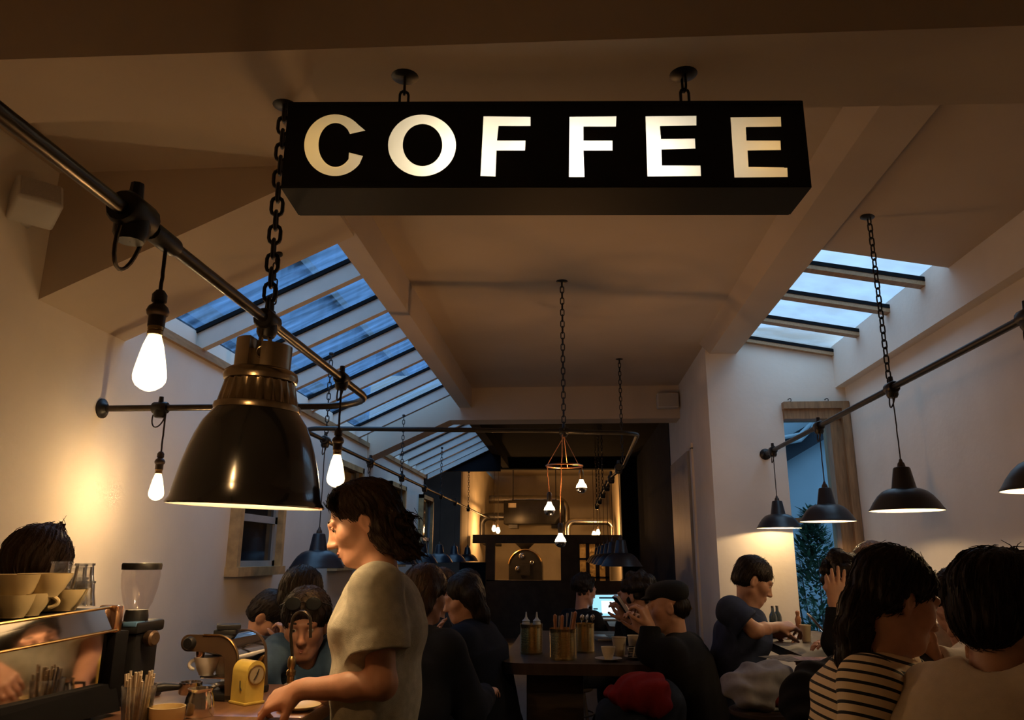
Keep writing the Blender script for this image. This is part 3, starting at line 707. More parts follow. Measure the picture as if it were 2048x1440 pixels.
# ================================================================== loudspeakers
def speaker(label, c, rz, tilt, w=.16, h=.125, d=.15):
    t = thing('loudspeaker', label, 'loudspeaker', c, rz); t.rotation_euler = (tilt, 0, rz)
    obj('cabinet', MB().rbox(-w / 2, w / 2, -d / 2, d / 2, -h / 2, h / 2, .014, 3), 'white', t)
    obj('grille', MB().rbox(-w / 2 + .012, w / 2 - .012, -d / 2 - .004, -d / 2 + .004, -h / 2 + .012, h / 2 - .012, .003, 1), mat('speaker_grille', (.42, .39, .36), .8, var=.1, scale=200), t)
    obj('bracket', MB().rbox(-.02, .02, d / 2 - .01, d / 2 + .05, -.02, .02, .004).lathe([(.001, -.015), (.018, -.015), (.018, .015), (.001, .015)], (0, d / 2 + .05, 0), 14), 'white', t)
    return t
speaker('cream loudspeaker in the upper left corner, tilted on its wall bracket', (-2.165, 2.70, Z(1.395)), math.radians(50), math.radians(-26), .17, .13, .15)
speaker('small cream loudspeaker on the back beam, left of the wall corner', (1.085, 8.27, Z(1.655)), 0, math.radians(0), .23, .165, .12)

# ================================================================== coffee bar on the left
M['barwood'] = mat('oiled_bar_top', (0.17, 0.085, 0.045), 0.30, var=0.3, scale=5, stretch=(8, 1, 1), coat=.2)
M['bardark'] = mat('dark_bar_front', (0.03, 0.026, 0.024), 0.6, var=0.3)
M['mirror'] = mat('polished_steel', (0.62, 0.60, 0.57), 0.06, metal=1.0, var=0.03)
M['chrome'] = mat('chrome', (0.70, 0.66, 0.62), 0.14, metal=1.0, var=0.05)
M['coppercap'] = mat('rose_metal_cap', (0.60, 0.36, 0.24), 0.22, metal=1.0, var=0.1)
M['blackplastic'] = mat('black_plastic', (0.010, 0.010, 0.011), 0.45, var=0.2, spec=.25)
M['cupcream'] = mat('cream_stoneware', (0.62, 0.50, 0.27), 0.32, var=0.06)
M['cupwhite'] = mat('white_stoneware', (0.70, 0.68, 0.64), 0.30, var=0.05)
M['bronze'] = mat('bronze_side_plate', (0.10, 0.062, 0.036), 0.45, metal=.5, var=0.15)
M['paper'] = mat('paper_cup_card', (0.62, 0.52, 0.36), 0.7, var=0.05)
M['clearglass'] = mat_glass('drinking_glass', (0.96, 0.96, 0.95), .26, .04, dirt_or_glint=.30, dirt_or_glint_col=(.9,.9,.9), dscale=30)  # white translucent film painted in to make the glasses look sparkling
M['smoke'] = mat_glass('grey_hopper_plastic', (0.90, 0.86, 0.85), .22, .08, flat=.06)
M['yellow'] = mat('yellow_enamel_paint', (0.62, 0.47, 0.10), 0.45, var=0.15, scale=20)
CT = Z(-.43)
t = thing('bar_counter', 'coffee bar counter under the big lamp with oiled wooden top', 'counter', (-1.1, 1.8, 0))
wobj('body', MB().box(-1.85, -.80, .55, 2.20, 0, CT - .045).box(-1.45, -.80, 2.20, 2.72, 0, CT - .045), 'bardark', t, False)
wobj('counter_top', MB().rbox(-1.90, -.74, .5, 2.22, CT - .045, CT, .008).rbox(-1.50, -.74, 2.22, 2.76, CT - .045, CT, .008), 'barwood', t)

# espresso machine: long mirror-backed body seen end on from behind
def espresso():
    a = atY(222, 1213, 2.18); z1 = a.z
    d = Vector((.23, .97, 0)).normalized(); n = Vector((.97, -.23, 0)).normalized()
    rz = math.atan2(d.y, d.x)
    t = thing('espresso_machine', 'espresso machine at the lower left with a mirror-bright back panel', 'coffee machine', (a.x, a.y, CT), rz)
    h = z1 - CT
    # local: +x runs along the panel to its far end (x=0), -y faces the barista
    fall = .16
    obj('back_panel', MB().hexa([(-1.0, -.012, .075 - .02), (-.012, -.012, .085), (-.012, .0, .085), (-1.0, .0, .055), (-1.0, -.012, h - .072 - fall * .35), (-.012, -.012, h - .068), (-.012, .0, h - .068), (-1.0, .0, h - .072 - fall * .35)]), 'mirror', t, False)
    fas = MB().hexa([(-1.0, -.030, h - .066 - fall * .35), (-.012, -.030, h - .062), (-.012, .0, h - .062), (-1.0, .0, h - .066 - fall * .35), (-1.0, -.010, h - .004 - fall * .35), (-.012, -.010, h - .001), (-.012, .0, h - .001), (-1.0, .0, h - .004 - fall * .35)])
    obj('top_fascia', fas, 'mirror', t, False)
    obj('edge_trim', MB().tube([(-1.0, -.031, h - .066 - fall * .35), (0, -.031, h - .062)], .004, 8).tube([(-1.0, -.011, h - fall * .35), (0, -.011, h)], .004, 8), 'brass', t)
    obj('end_cap', MB().rbox(-.014, .016, -.034, .03, h - .070, h + .004, .006), 'coppercap', t)
    obj('body', MB().hexa([(-1.0, .0, .05), (.012, .0, .08), (.012, .42, .08), (-1.0, .42, .05), (-1.0, .0, h - .07), (.012, .0, h - .008), (.012, .42, h - .008), (-1.0, .42, h - .07)]), 'blackplastic', t, False)
    obj('drip_base', MB().hexa([(-1.0, -.05, .012), (.03, -.05, .012), (.03, .44, .012), (-1.0, .44, .012), (-1.0, -.03, .06), (.02, -.03, .085), (.02, .42, .085), (-1.0, .42, .06)]), 'machineblack', t, False)
    obj('end_post', MB().rbox(-.004, .045, -.034, .10, .012, h - .066, .004), 'machineblack', t)
    for x in (-.9, -.05):
        for y in (.0, .38): obj('foot', MB().lathe([(.001, 0), (.022, 0), (.018, .02), (.001, .02)], (x, y, 0), 12), 'blackplastic', t)
    return t, a, d, h
esp, EA, ED, EH = espresso()

def lathe_thing(name, label, cat, loc, prof, m, group=None, n=28):
    o = obj(name, MB().lathe(prof, n=n), m); o.location = loc
    return tag(o, label, cat, group)
def cup_prof(r, h, th=.004):   # bowl-shaped cup
    return [(.001, 0), (r * .52, 0), (r * .55, h * .08), (r * .74, h * .35), (r * .92, h * .75), (r, h), (r - th, h), (r * .92 - th, h * .75), (r * .72 - th, h * .36), (r * .45, h * .12), (.001, h * .1)]
def make_cup(name, label, cat, loc, r, h, m, group=None, ang=0.0, handle=True):
    t = thing(name, label, cat, loc, ang, group)
    obj('bowl', MB().lathe(cup_prof(r, h), n=28), m, t)
    if handle:
        obj('handle', MB().tube([(r * (.80 + .46 * math.sin(a)), 0, h * (.58 + .25 * math.cos(a))) for a in [.15 + (PI - .3) * k / 12 for k in range(13)]], .0055, 8), m, t)
    return t
zt = CT + EH - .010
cups = [((6, 1200), 2.02, .056), ((62, 1197), 2.02, .056), ((100, 1206), 2.12, .050), ((30, 1210), 1.98, .052), ((134, 1206), 2.13, .046)]
lbl = ['cream cup at the left edge of the machine top', 'cream cup beside the one at the left edge of the machine top', 'cream cup on the machine, below the large tilted rims', 'cream cup in front on the machine top, nearest the fascia', 'cream cup on the machine just left of the glasses']
c0 = None
for (p, Yc, r), lb in zip(cups, lbl):
    w = atY(*p, Yc); zb = EA.z - .006 - (.055 * (-(w - EA).dot(ED)) if True else 0)
    loc = (w.x - .02, w.y + .02, zb)
    if c0 is None: c0 = make_cup('coffee_cup', lb, 'cup', loc, r, .058, 'cupcream', 'cream cups on the espresso machine', .6)
    else: dup(c0, loc, .5 + p[0] * .1, lb, 'cream cups on the espresso machine')
for p, Yc, lb in (((34, 1150), 2.0, 'large cream bowl cup stacked at the upper left of the machine'), ((92, 1148), 2.06, 'large cream bowl cup stacked in front of the dark hair')):
    w = atY(*p, Yc)
    t = make_cup('coffee_cup', lb, 'cup', (w.x, w.y, w.z - .060), .068, .062, 'cupcream', 'cream cups on the espresso machine', 2.2)
def glass_prof(r, h): return [(.001, h - .006), (r * .82, h - .006), (r * .82, h), (r * .70, h), (r * .80, h * .5), (r, 0), (r - .0025, 0), (r * .78 - .002, h * .5), (r * .68, h - .010), (.001, h - .010)]
def fl_rib(i, j, r): return r * (1 + .035 * math.cos(j * PI / 2)) if i not in (0, 1, 9) else r
g0 = None
for (p, Yc), lb in zip((((116, 1172), 2.16), ((164, 1176), 2.17), ((165, 1212), 2.17)), ('upturned glass on the machine, in front of the dark hair', 'top glass of the stack at the right end of the machine', 'bottom glass of the stack at the right end of the machine')):
    w = atY(*p, Yc)
    if g0 is None:
        g0 = obj('drinking_glass', MB().lathe(glass_prof(.032, .068), n=32, rib=fl_rib), 'clearglass'); g0.location = w; tag(g0, lb, 'glass', 'upturned glasses on the espresso machine')
    else: dup(g0, w, 0, lb)
w = atY(124, 1206, 2.15); dup(g0, (w.x, w.y + .06, w.z), 0, 'bottom glass beneath the upturned glass before the dark hair')
w = atY(150, 1176, 2.24); dup(g0, w, 0, 'top glass half hidden behind the right-hand glass stack'); w = atY(150, 1212, 2.24); dup(g0, w, 0, 'bottom glass half hidden behind the right-hand glass stack')

# grinder
def grinder():
    Y = 2.42; b = atY(252, 1400, Y); t = thing('coffee_grinder', 'black coffee grinder with a smoky funnel hopper beside the espresso machine', 'grinder', (b.x, b.y, CT))
    z = lambda py: atY(250, py, Y).z - CT
    k = (atY(281, 1130, Y).x - atY(212, 1130, Y).x) / 2
    obj('lid', MB().lathe([(.001, z(1126)), (k, z(1126)), (k + .002, z(1129)), (k + .001, z(1139)), (.001, z(1139))], n=36), 'blackplastic', t)
    obj('hopper', MB().lathe([(k - .002, z(1139)), (k, z(1150)), (k * .93, z(1175)), (k * .74, z(1205)), (k * .52, z(1222)), (k * .52, z(1240))], n=36), 'smoke', t)
    obj('neck', MB().lathe([(.001, z(1219)), (k * .56, z(1219)), (k * .62, z(1232)), (k * .62, z(1246)), (.001, z(1246))], n=28), 'blackplastic', t)
    obj('head', MB().rbox(-.036, .050, -.07, .09, z(1264), z(1241), .008), 'blackplastic', t)
    obj('body', MB().rbox(-.032, .040, -.055, .08, 0.01, z(1264), .010), 'blackplastic', t)
    obj('front_plate', MB().rbox(-.026, .010, -.062, -.054, z(1362), z(1267), .003), 'bronze', t)
    obj('base_plate', MB().rbox(-.055, .060, -.11, .10, 0, .02, .006), 'blackplastic', t)
    obj('dial', MB().lathe([(.001, 0), (.020, 0), (.024, .006), (.024, .026), (.018, .032), (.001, .032)], (.050, -.01, z(1275)), 20, (1, -.25, 0)), 'bronze', t)
    obj('screen', MB().rbox(.000, .044, -.072, -.02, z(1250), z(1240), .003), mat('blue_lit_label', (.10, .22, .40), .2), t)
grinder()
# jar of straws, bowl, jug
w = atZ(270, 1447, CT); t = thing('straw_glass', 'glass packed with pale paper straws in front of the grinder', 'glass', (w.x, w.y, CT))
obj('tumbler', MB().lathe([(.001, .006), (.032, .006), (.042, .095), (.0445, .095), (.034, 0), (.001, 0)], n=28), 'clearglass', t)
r = random.Random(3); M['straw'] = mat('pale_straw', (.55, .47, .36), .6, var=.2, scale=30)
for k in range(24):
    a = r.uniform(0, 2 * PI); q = .029 * math.sqrt(r.random()); e = 1.32
    obj('straw', MB().tube([(q * math.cos(a) * .9, q * math.sin(a) * .9, .008), (q * e * math.cos(a), q * e * math.sin(a), .118 + r.uniform(-.012, .014))], .0034, 8), 'straw', t)
w = atZ(332, 1445, CT); lathe_thing('sugar_bowl', 'small cream bowl beside the glass of straws', 'bowl', (w.x, w.y, CT), [(.001, 0), (.038, 0), (.044, .008), (.046, .040), (.0425, .040), (.040, .010), (.001, .008)], 'cupcream')
w = atZ(396, 1432, CT); t = thing('milk_jug', 'dark steel milk jug with a handle behind the cream bowl', 'jug', (w.x, w.y, CT), 2.4)
obj('body', MB().lathe([(.001, 0), (.040, 0), (.043, .01), (.036, .050), (.031, .062), (.034, .072), (.031, .072), (.029, .060), (.001, .015)], n=28), 'chrome', t)
obj('handle', MB().tube([(.036, 0, .060), (.062, 0, .060), (.066, 0, .03), (.042, 0, .014)], .005, 8), 'blackplastic', t)
w = atZ(378, 1402, CT); t = thing('portafilter', 'black-handled portafilter resting on the bar behind the milk jug', 'portafilter', (w.x, w.y, CT), .6)
obj('basket', MB().lathe([(.001, .02), (.030, .02), (.034, .025), (.034, .055), (.030, .055), (.028, .03), (.001, .028)], n=24), 'chrome', t)
obj('handle', MB().tube([(-.030, 0, .042), (-.075, 0, .045), (-.13, 0, .040), (-.145, 0, .038)], [.008, .013, .015, .008], 12), 'blackplastic', t)
# lever-style machine with the swan-neck bronze side plates
def swan():
    Y = 2.42; o = atY(455, 1400, Y); o.z = CT; rz = math.radians(-5)
    t = thing('swan_neck_machine', 'second coffee machine with curved bronze swan-neck side and polished barrel', 'coffee machine', o, rz)
    k = 1.0
    def q(px, py): p = atY(px, py, Y); return (p.x - o.x, p.z - CT)
    cx, cz = q(372, 1287); R = abs(q(372, 1270)[1] - cz)
    outer = [(cx + R * math.cos(a), cz + R * math.sin(a)) for a in [PI * 1.5 - PI * i / 12 for i in range(13)]]
    top = [q(405, 1270)]; c2 = q(428, 1322); r2 = q(428, 1270)[1] - c2[1]
    top += [(c2[0] + r2 * math.cos(a), c2[1] + r2 * math.sin(a)) for a in [PI / 2 - PI / 2 * i / 14 for i in range(15)]]
    r3 = r2 * .42
    inn = [(q(477, 1402)[0], 0), (q(449, 1402)[0], 0)] + [(c2[0] + (r3 + .0) * math.cos(a), c2[1] + (r3 - .010) * math.sin(a)) for a in [PI / 2 * i / 10 for i in range(11)]]
    inn += [q(400, 1304)]
    poly = outer + top + inn
    obj('side_plate', MB().prism_y(poly, 0, .010), 'bronze', t)
    def shr(pl, s_): return pl
    obj('barrel', MB().prism_y([(c2[0] + r2 * .97 * math.cos(a), c2[1] + r2 * .97 * math.sin(a)) for a in [PI * .62 - (PI * .62 + .25) * i / 20 for i in range(21)]] + [(c2[0] + r3 * math.cos(a), c2[1] + r3 * math.sin(a)) for a in [-.25 + (PI * .62 + .25) * i / 20 for i in range(21)]], .010, .185), 'mirror', t)
    obj('side_plate', MB().prism_y(poly, .185, .195), 'bronze', t)
    obj('plate_edge', MB().tube([(x, -.001, z) for x, z in top], .003, 6), 'brass', t)
    obj('group_cap', MB().lathe([(.001, 0), (R * .8, 0), (R * .8, .012), (R * .6, .018), (.001, .018)], (cx + .008, .001, cz), 24, (0, -1, 0)), 'blackplastic', t)
    sx, sz = q(390, 1312)
    obj('spout', MB().lathe([(.001, .0), (.010, 0), (.013, .012), (.014, .022), (.010, .036), (.001, .036)], (sx, .02, sz - .012), 14), 'coppercap', t)
    obj('base', MB().rbox(q(372, 1400)[0], q(478, 1400)[0], -.0, .20, 0, .022, .005), 'blackplastic', t)
    obj('cup_shelf', MB().rbox(q(384, 1400)[0], q(452, 1400)[0], .02, .175, .060, .068, .003), 'chrome', t)
    zc = cz + R + .002
    return t, o, rz, q, zc
SW, SO, SRZ, SQ, SZC = swan()
def swl(x, y, z): return Matrix.Rotation(SRZ, 4, 'Z') @ Vector((x, y, z)) + Vector((SO.x, SO.y, CT))
p = SQ(416, 1262); b0 = obj('tamper_box', MB().rbox(-.034, .034, -.035, .035, 0, .015, .003), 'blackplastic'); b0.location = swl(p[0] + .012, .085, SZC - .006); b0.rotation_euler.z = .25; tag(b0, 'lower flat black box on top of the swan-neck machine', 'box')
b1 = obj('tamper_box', MB().rbox(-.036, .036, -.034, .034, 0, .015, .003), 'blackplastic'); b1.location = swl(p[0] + .018, .085, SZC + .0095); b1.rotation_euler.z = .45; tag(b1, 'upper flat black box on top of the swan-neck machine', 'box')
cw = None
for i, (px, py, yy, lb) in enumerate(((392, 1363, .045, 'leftmost white cup under the swan neck'), (414, 1364, .085, 'middle white cup under the swan neck'), (438, 1368, .125, 'right white cup under the swan neck'))):
    x, z = SQ(px, py); loc = swl(x, yy, .068)
    if cw is None: cw = make_cup('white_cup', lb, 'cup', loc, .041, .054, 'cupwhite', 'white cups under the swan neck', 3.6)
    else: dup(cw, loc, 3.6 + i * .2, lb)
sc0 = None
SAUC = [(.001, .004), (.026, .002), (.030, 0), (.034, .003), (.060, .013), (.062, .015), (.060, .016), (.034, .007), (.001, .007)]
for i, (px, yy, lb) in enumerate(((395, .045, 'left saucer below the white cups'), (420, .09, 'middle saucer below the white cups'), (440, .135, 'right saucer below the white cups'))):
    x, z = SQ(px, 1385); loc = swl(x, yy, .023)
    if sc0 is None: sc0 = lathe_thing('saucer', lb, 'saucer', loc, [(r_ * .62, h_) for r_, h_ in SAUC], 'cupwhite', 'saucers below the white cups')
    else: dup(sc0, loc, 0, lb)
w = swl(SQ(414, 1322)[0], .10, .120); b = lathe_thing('white_dish', 'white dish lying across the cups under the swan neck', 'dish', w, [(r_ * 1.15, h_) for r_, h_ in SAUC], 'cupwhite')
# yellow clock
def clock():
    Y = 2.40; o = atY(497, 1401, Y); s = abs(atY(475, 1401, Y).x - atY(520, 1401, Y).x)
    t = thing('desk_clock', 'yellow arched desk clock beside the swan-neck machine', 'clock', (o.x, o.y, CT), math.radians(56))
    h = atY(497, 1320, Y).z - CT; w = .062; r = w / 2
    pl = [(-r, .006), (r, .006)] + [(r * math.cos(a), h - r + r * math.sin(a)) for a in [PI * i / 16 for i in range(17)]]
    obj('case', MB().prism_y(pl, -.028, .048), 'yellow', t)
    obj('plinth', MB().rbox(-r - .004, r + .004, -.032, .052, 0, .008, .002), 'yellow', t)
    d = obj('dial', MB().lathe([(.001, 0), (.025, 0), (.025, .003), (.001, .003)], (0, -.028, h - r - .008), 28, (0, -1, 0)), mat('clock_dial', (.35, .30, .20), .4, var=.1), t)
    obj('bezel', MB().tube([(.026 * math.cos(a), -.030, h - r - .008 + .026 * math.sin(a)) for a in [2 * PI * i / 28 for i in range(28)]], .0025, 8, closed=True), 'brass', t)
    obj('hand', MB().tube([(0, -.0325, h - r - .008), (.006, -.0325, h - r + .008)], .0014, 6), 'blackplastic', d)
    obj('hand', MB().tube([(0, -.0325, h - r - .008), (-.010, -.0325, h - r - .022)], .0012, 6), 'blackplastic', d)
    obj('side_key', MB().tube([(-r - .001, .004, h * .55), (-r - .002, .0, h * .40), (-r - .001, -.006, h * .33)], .0016, 6), 'blackplastic', t)
clock()
# gooseneck tap
def tap():
    Y = 2.70; b = atY(578, 1400, Y); t = thing('gooseneck_tap', 'thin gooseneck tap with brass collar in front of the man with sunglasses', 'tap', (b.x, b.y, CT))
    z = lambda py: atY(590, py, Y).z - CT
    x = lambda px: atY(px, 1260, Y).x - b.x
    pts = [(0, 0, z(1355)), (0, 0, z(1310)), (x(582), 0, z(1270))]
    c = ((x(583) + x(620)) / 2, z(1245)); rr = (x(620) - x(583)) / 2
    pts += [(c[0] - rr * math.cos(a), 0, c[1] + rr * 1.1 * math.sin(a)) for a in [PI * i / 14 for i in range(15)]] + [(x(622), 0, z(1275))]
    obj('spout', MB().tube(pts, .0052, 10), 'pipe', t)
    obj('collar', MB().lathe([(.001, 0), (.020, 0), (.020, .01), (.012, .014), (.012, z(1352)), (.016, z(1350)), (.016, z(1342)), (.010, z(1338)), (.014, z(1332)), (.014, z(1318)), (.008, z(1312)), (.001, z(1312))], n=18), 'brass', t)
tap()
w = atZ(598, 1420, CT); o = lathe_thing('saucer', 'cream saucer on the bar behind the hand of the barista', 'saucer', (w.x, w.y, CT), SAUC, 'cupcream')

# ================================================================== tables in the middle and on the right
M['tablewood'] = mat('dark_table_wood', (0.040, 0.025, 0.018), 0.55, var=0.35, scale=4, stretch=(6, 1, 1), spec=.2)
M['crate'] = mat('rough_base_wood', (0.055, 0.036, 0.025), 0.7, var=0.35, scale=6, stretch=(1, 1, 5))
M['tin'] = mat('brassy_tin', (0.80, 0.57, 0.25), 0.24, metal=1.0, var=0.10)
M['pvc'] = mat('squeeze_bottle', (0.42, 0.44, 0.42), 0.4, var=0.05)
M['woodhandle'] = mat('turned_wood_handle', (0.38, 0.16, 0.07), 0.45, var=0.2)
T1 = Z(-.525); T2 = Z(-.455)
def rounded(x0, x1, y0, y1, r, n=6):
    P = []
    for cx, cy, a0 in ((x1 - r, y0 + r, -PI / 2), (x1 - r, y1 - r, 0), (x0 + r, y1 - r, PI / 2), (x0 + r, y0 + r, PI)):
        P += [(cx + r * math.cos(a0 + PI / 2 * i / n), cy + r * math.sin(a0 + PI / 2 * i / n)) for i in range(n + 1)]
    return P
t = thing('communal_table', 'long dark communal table in the middle with three ribbed tins at its end', 'table', (.15, 5.6, 0))
wobj('table_top', MB().prism_z(rounded(-.36, .47, 4.12, 5.9, .10), T1 - .055, T1), 'tablewood', t)
wobj('base', MB().rbox(-.24, .06, 4.30, 4.75, 0, T1 - .055, .01), 'crate', t)
t = thing('communal_table', 'far dark table carrying the laptop with the bright screen', 'table', (.55, 6.9, 0))
wobj('table_top', MB().prism_z(rounded(.30, .85, 6.3, 7.5, .05), T1 - .055, T1), 'tablewood', t)
wobj('base', MB().rbox(.42, .75, 6.6, 7.2, 0, T1 - .055, .01), 'crate', t)
t = thing('bar_table', 'narrow high table in front of the glazed door with plates and a laptop', 'table', (1.35, 4.3, 0))
wobj('table_top', MB().prism_z(rounded(1.10, 1.58, 3.50, 5.3, .03), T2 - .045, T2), 'tablewood', t)
for x, y in ((1.16, 3.58), (1.52, 3.58), (1.16, 5.22), (1.52, 5.22)): wobj('leg', MB().rbox(x - .03, x + .03, y - .03, y + .03, 0, T2 - .045, .005), 'crate', t)
t = thing('bar_table', 'high table at the lower right in front of the striped top', 'table', (1.75, 2.6, 0))
wobj('table_top', MB().prism_z(rounded(1.52, 1.95, 1.7, 3.0, .03), T2 - .09, T2 - .045), 'tablewood', t)
for x, y in ((1.58, 1.78), (1.89, 1.78), (1.58, 2.92), (1.89, 2.92)): wobj('leg', MB().rbox(x - .03, x + .03, y - .03, y + .03, 0, T2 - .09, .005), 'crate', t)

# ribbed tins
def rib_tin(label, px, py, w_px, h_px, Y):
    c = atY(px, py, Y); r = abs(atY(px + w_px / 2, py, Y).x - c.x); h = atY(px, py - h_px, Y).z - c.z
    t = thing('ribbed_tin', label, 'tin', (c.x, c.y, T1), 0, 'ribbed tins on the communal table')
    prof = [(.001, .002), (r * .98, 0), (r, .004), (r, .010)]
    n = 22
    for i in range(n * 4 + 1):
        z = .012 + (h - .030) * i / (n * 4); prof.append((r * (.962 + .038 * math.cos(2 * PI * i / 4)), z))
    prof += [(r, h - .012), (r * 1.015, h - .006), (r * 1.02, h), (r * .985, h), (r * .97, .006), (.001, .006)]
    obj('can', MB().lathe(prof, n=40), 'tin', t)
    return t, r, h
def place(px, py, Y): return atY(px, py, Y)
ta, ra, ha = rib_tin('left ribbed tin holding two squeeze bottles', 1063, 1320, 45, 60, 4.52)
tb, rb, hb = rib_tin('middle ribbed tin full of wooden-handled cutlery', 1127, 1326, 54, 62, 4.30)
tcn, rc, hc_ = rib_tin('right ribbed tin half hidden behind the cutlery tin', 1170, 1319, 40, 58, 4.62)
bt = None
for dx, lb in ((-.030, 'left squeeze bottle with pointed nozzle in the left tin'), (.030, 'right squeeze bottle with pointed nozzle in the left tin')):
    loc = ta.location + Vector((dx, 0, .007))
    if bt is None:
        bt = thing('squeeze_bottle', lb, 'bottle', loc, 0, 'squeeze bottles in the left tin')
        obj('bottle', MB().lathe([(.001, 0), (.027, 0), (.028, .01), (.028, ha - .02), (.020, ha + .004), (.001, ha + .004)], n=20), 'pvc', bt)
        obj('nozzle', MB().lathe([(.020, ha + .004), (.022, ha + .010), (.012, ha + .018), (.006, ha + .030), (.0035, ha + .056), (.001, ha + .056)], n=16), 'pvc', bt)
    else: dup(bt, loc, 0, lb)
kn = None
for i, (dx, dy, tx, ty, L, m) in enumerate(((-.050, .0, -.02, .0, .06, 0), (-.035, .03, .05, .1, .05, 1), (-.02, -.02, .10, -.05, .06, 0), (.005, .015, .16, .08, .065, 1), (.012, -.015, .30, .05, .075, 1), (.022, -.02, .36, -.06, .085, 0), (.045, .01, .22, .1, .03, 0))):
    nm, lb = (('table_knife', ['leftmost wooden-handled knife in the middle tin', '', 'second wooden-handled knife in the middle tin', '', '', 'long wooden-handled knife leaning right in the middle tin', 'short wooden-handled knife at the right of the middle tin'][i]) if m == 0 else ('table_fork', ['', 'slim steel fork between the two left knives', '', 'slim steel fork beside the leaning knife', 'steel fork leaning right in the middle tin'][i]))
    k_ = thing(nm, lb, 'cutlery', tb.location + Vector((dx * .8, dy * .8, .012)), 0, 'cutlery in the middle tin'); k_.rotation_euler = (-ty, tx * .6, 0)
    if m == 0:
        obj('blade', MB().box(-.008, .008, -.001, .001, 0, hb - .02), 'chrome', k_)
        obj('handle', MB().lathe([(.001, hb - .03), (.007, hb - .03), (.010, hb + L * .5), (.009, hb + L * .9), (.001, hb + L)], n=10), 'woodhandle', k_)
    else:
        obj('shaft', MB().tube([(0, 0, 0), (0, 0, hb + L * .4), (0, 0, hb + L)], [.003, .003, .006], 8), 'chrome', k_)
for i in range(4):
    a = i * 1.5; k_ = obj('table_spoon', MB().tube([(0, 0, 0), (0, 0, hc_ + .012)], .003, 6).sphere((0, 0, hc_ + .022), .013, 10, 8, (1, .35, 1.4)), 'chrome'); k_.location = tcn.location + Vector((.03 * math.cos(a), .03 * math.sin(a), .01)); k_.rotation_euler = (.1 * math.sin(a), .1 * math.cos(a), a)
    tag(k_, 'steel spoon in the right ribbed tin, %s' % ['at its right', 'at its back', 'at its left', 'at its front'][i], 'cutlery', 'spoons in the right tin')

# cups and saucers on the communal table
def paper_cup(label, loc, h=.098, stamp=True, k=1.0):
    t = thing('paper_cup', label, 'cup', loc)
    obj('cup', MB().lathe([(.001, .004), (.027, 0), (.029, .002), (.0385, h - .004), (.041, h - .002), (.041, h + .001), (.0385, h + .001), (.037, h - .006), (.028, .008), (.001, .008)], n=28).xform(Matrix.Diagonal((k, k, 1, 1))), 'paper', t)
    if stamp:
        s_ = MB(); 
        for k in range(7):
            z0 = .018 + k * .0085; r0 = .0295 + (.0385 - .029) * z0 / h
            for j in range(2):
                a0 = -PI / 2 + .32 - .16 * j; s_.add([((r0 + .0014) * math.cos(a0), (r0 + .0014) * math.sin(a0), z0), ((r0 + .0014) * math.cos(a0 + .12), (r0 + .0014) * math.sin(a0 + .12), z0), ((r0 + .0030) * math.cos(a0 + .12), (r0 + .0030) * math.sin(a0 + .12), z0 + .0062), ((r0 + .0030) * math.cos(a0), (r0 + .0030) * math.sin(a0), z0 + .0062)], [(0, 1, 2, 3)])
        obj('stamp', s_.xform(Matrix.Diagonal((k, k, 1, 1))), 'bardark', t, False)
    return t
def onT(px, py, z): return atZ(px, py, z)
paper_cup('left paper cup on the communal table', onT(1239, 1312, T1)); paper_cup('right paper cup on the communal table beside the cap wearer', onT(1270, 1308, T1))
M['plate'] = mat('glazed_plate', (.50, .46, .42), .25, var=.06)
w = onT(1217, 1322, T1); lathe_thing('saucer', 'saucer under the cup right of the tins', 'saucer', w, [(r_ * 1.15, h_) for r_, h_ in SAUC], 'plate')
make_cup('coffee_cup', 'cup on a saucer right of the three tins', 'cup', w + Vector((0, 0, .0083)), .038, .062, 'paper', None, 1.0)
w = onT(1276, 1318, T1); lathe_thing('saucer', 'saucer under the wide bowl near the edge of the communal table', 'saucer', w, [(r_ * 1.2, h_) for r_, h_ in SAUC], 'plate')
make_cup('soup_bowl', 'wide bowl on a saucer at the edge of the communal table', 'bowl', w + Vector((0, 0, .0085)), .055, .046, 'paper', None, 0, False)
def laptop(label, loc, rz, open_deg, lit, W=.31, D=.215, screen=None):
    t = thing('laptop', label, 'laptop', loc, rz)
    al = 'laptopgrey'
    obj('base', MB().rbox(-W / 2, W / 2, -D / 2, D / 2, 0, .016, .004), al, t)
    obj('keyboard', MB().box(-W * .42, W * .42, -D * .05, D * .38, .016, .0172), 'blackplastic', t)
    a = math.radians(open_deg); c, s_ = math.cos(a), math.sin(a)
    def hinge(mb): mb.xform(Matrix.Translation((0, D / 2, .014)) @ Matrix.Rotation(-(a - PI), 4, 'X')); return mb
    # lid drawn lying open to +y, then swung up
    ld = obj('lid', hinge(MB().rbox(-W / 2, W / 2, 0, D, -.004, .004, .003)), al, t)
    obj('screen', hinge(MB().box(-W * .47, W * .47, D * .06, D * .95, .004, .0046)), lit, ld)
    if screen:
        for (x0, x1, y0, y1, m) in screen: obj('screen_window', hinge(MB().box(-W * .47 + x0 * W * .94, -W * .47 + x1 * W * .94, D * .06 + y0 * D * .89, D * .06 + y1 * D * .89, .0047, .0050)), m, ld)
    return t, ld, hinge
M['laptopgrey'] = mat('brushed_aluminium', (.30, .29, .29), .35, metal=.8, var=.08)
M['scrlit'] = mat_emit('lit_screen', (.35, .75, 1.0), .95); M['scrwhite'] = mat_emit('lit_page', (.80, .95, 1.0), 1.2); M['scrdark'] = mat_emit('dark_toolbar', (.02, .03, .04), .5); M['scrdim'] = mat_emit('dim_screen', (.25, .35, .5), .12)
w = onT(1222, 1240, T1); 
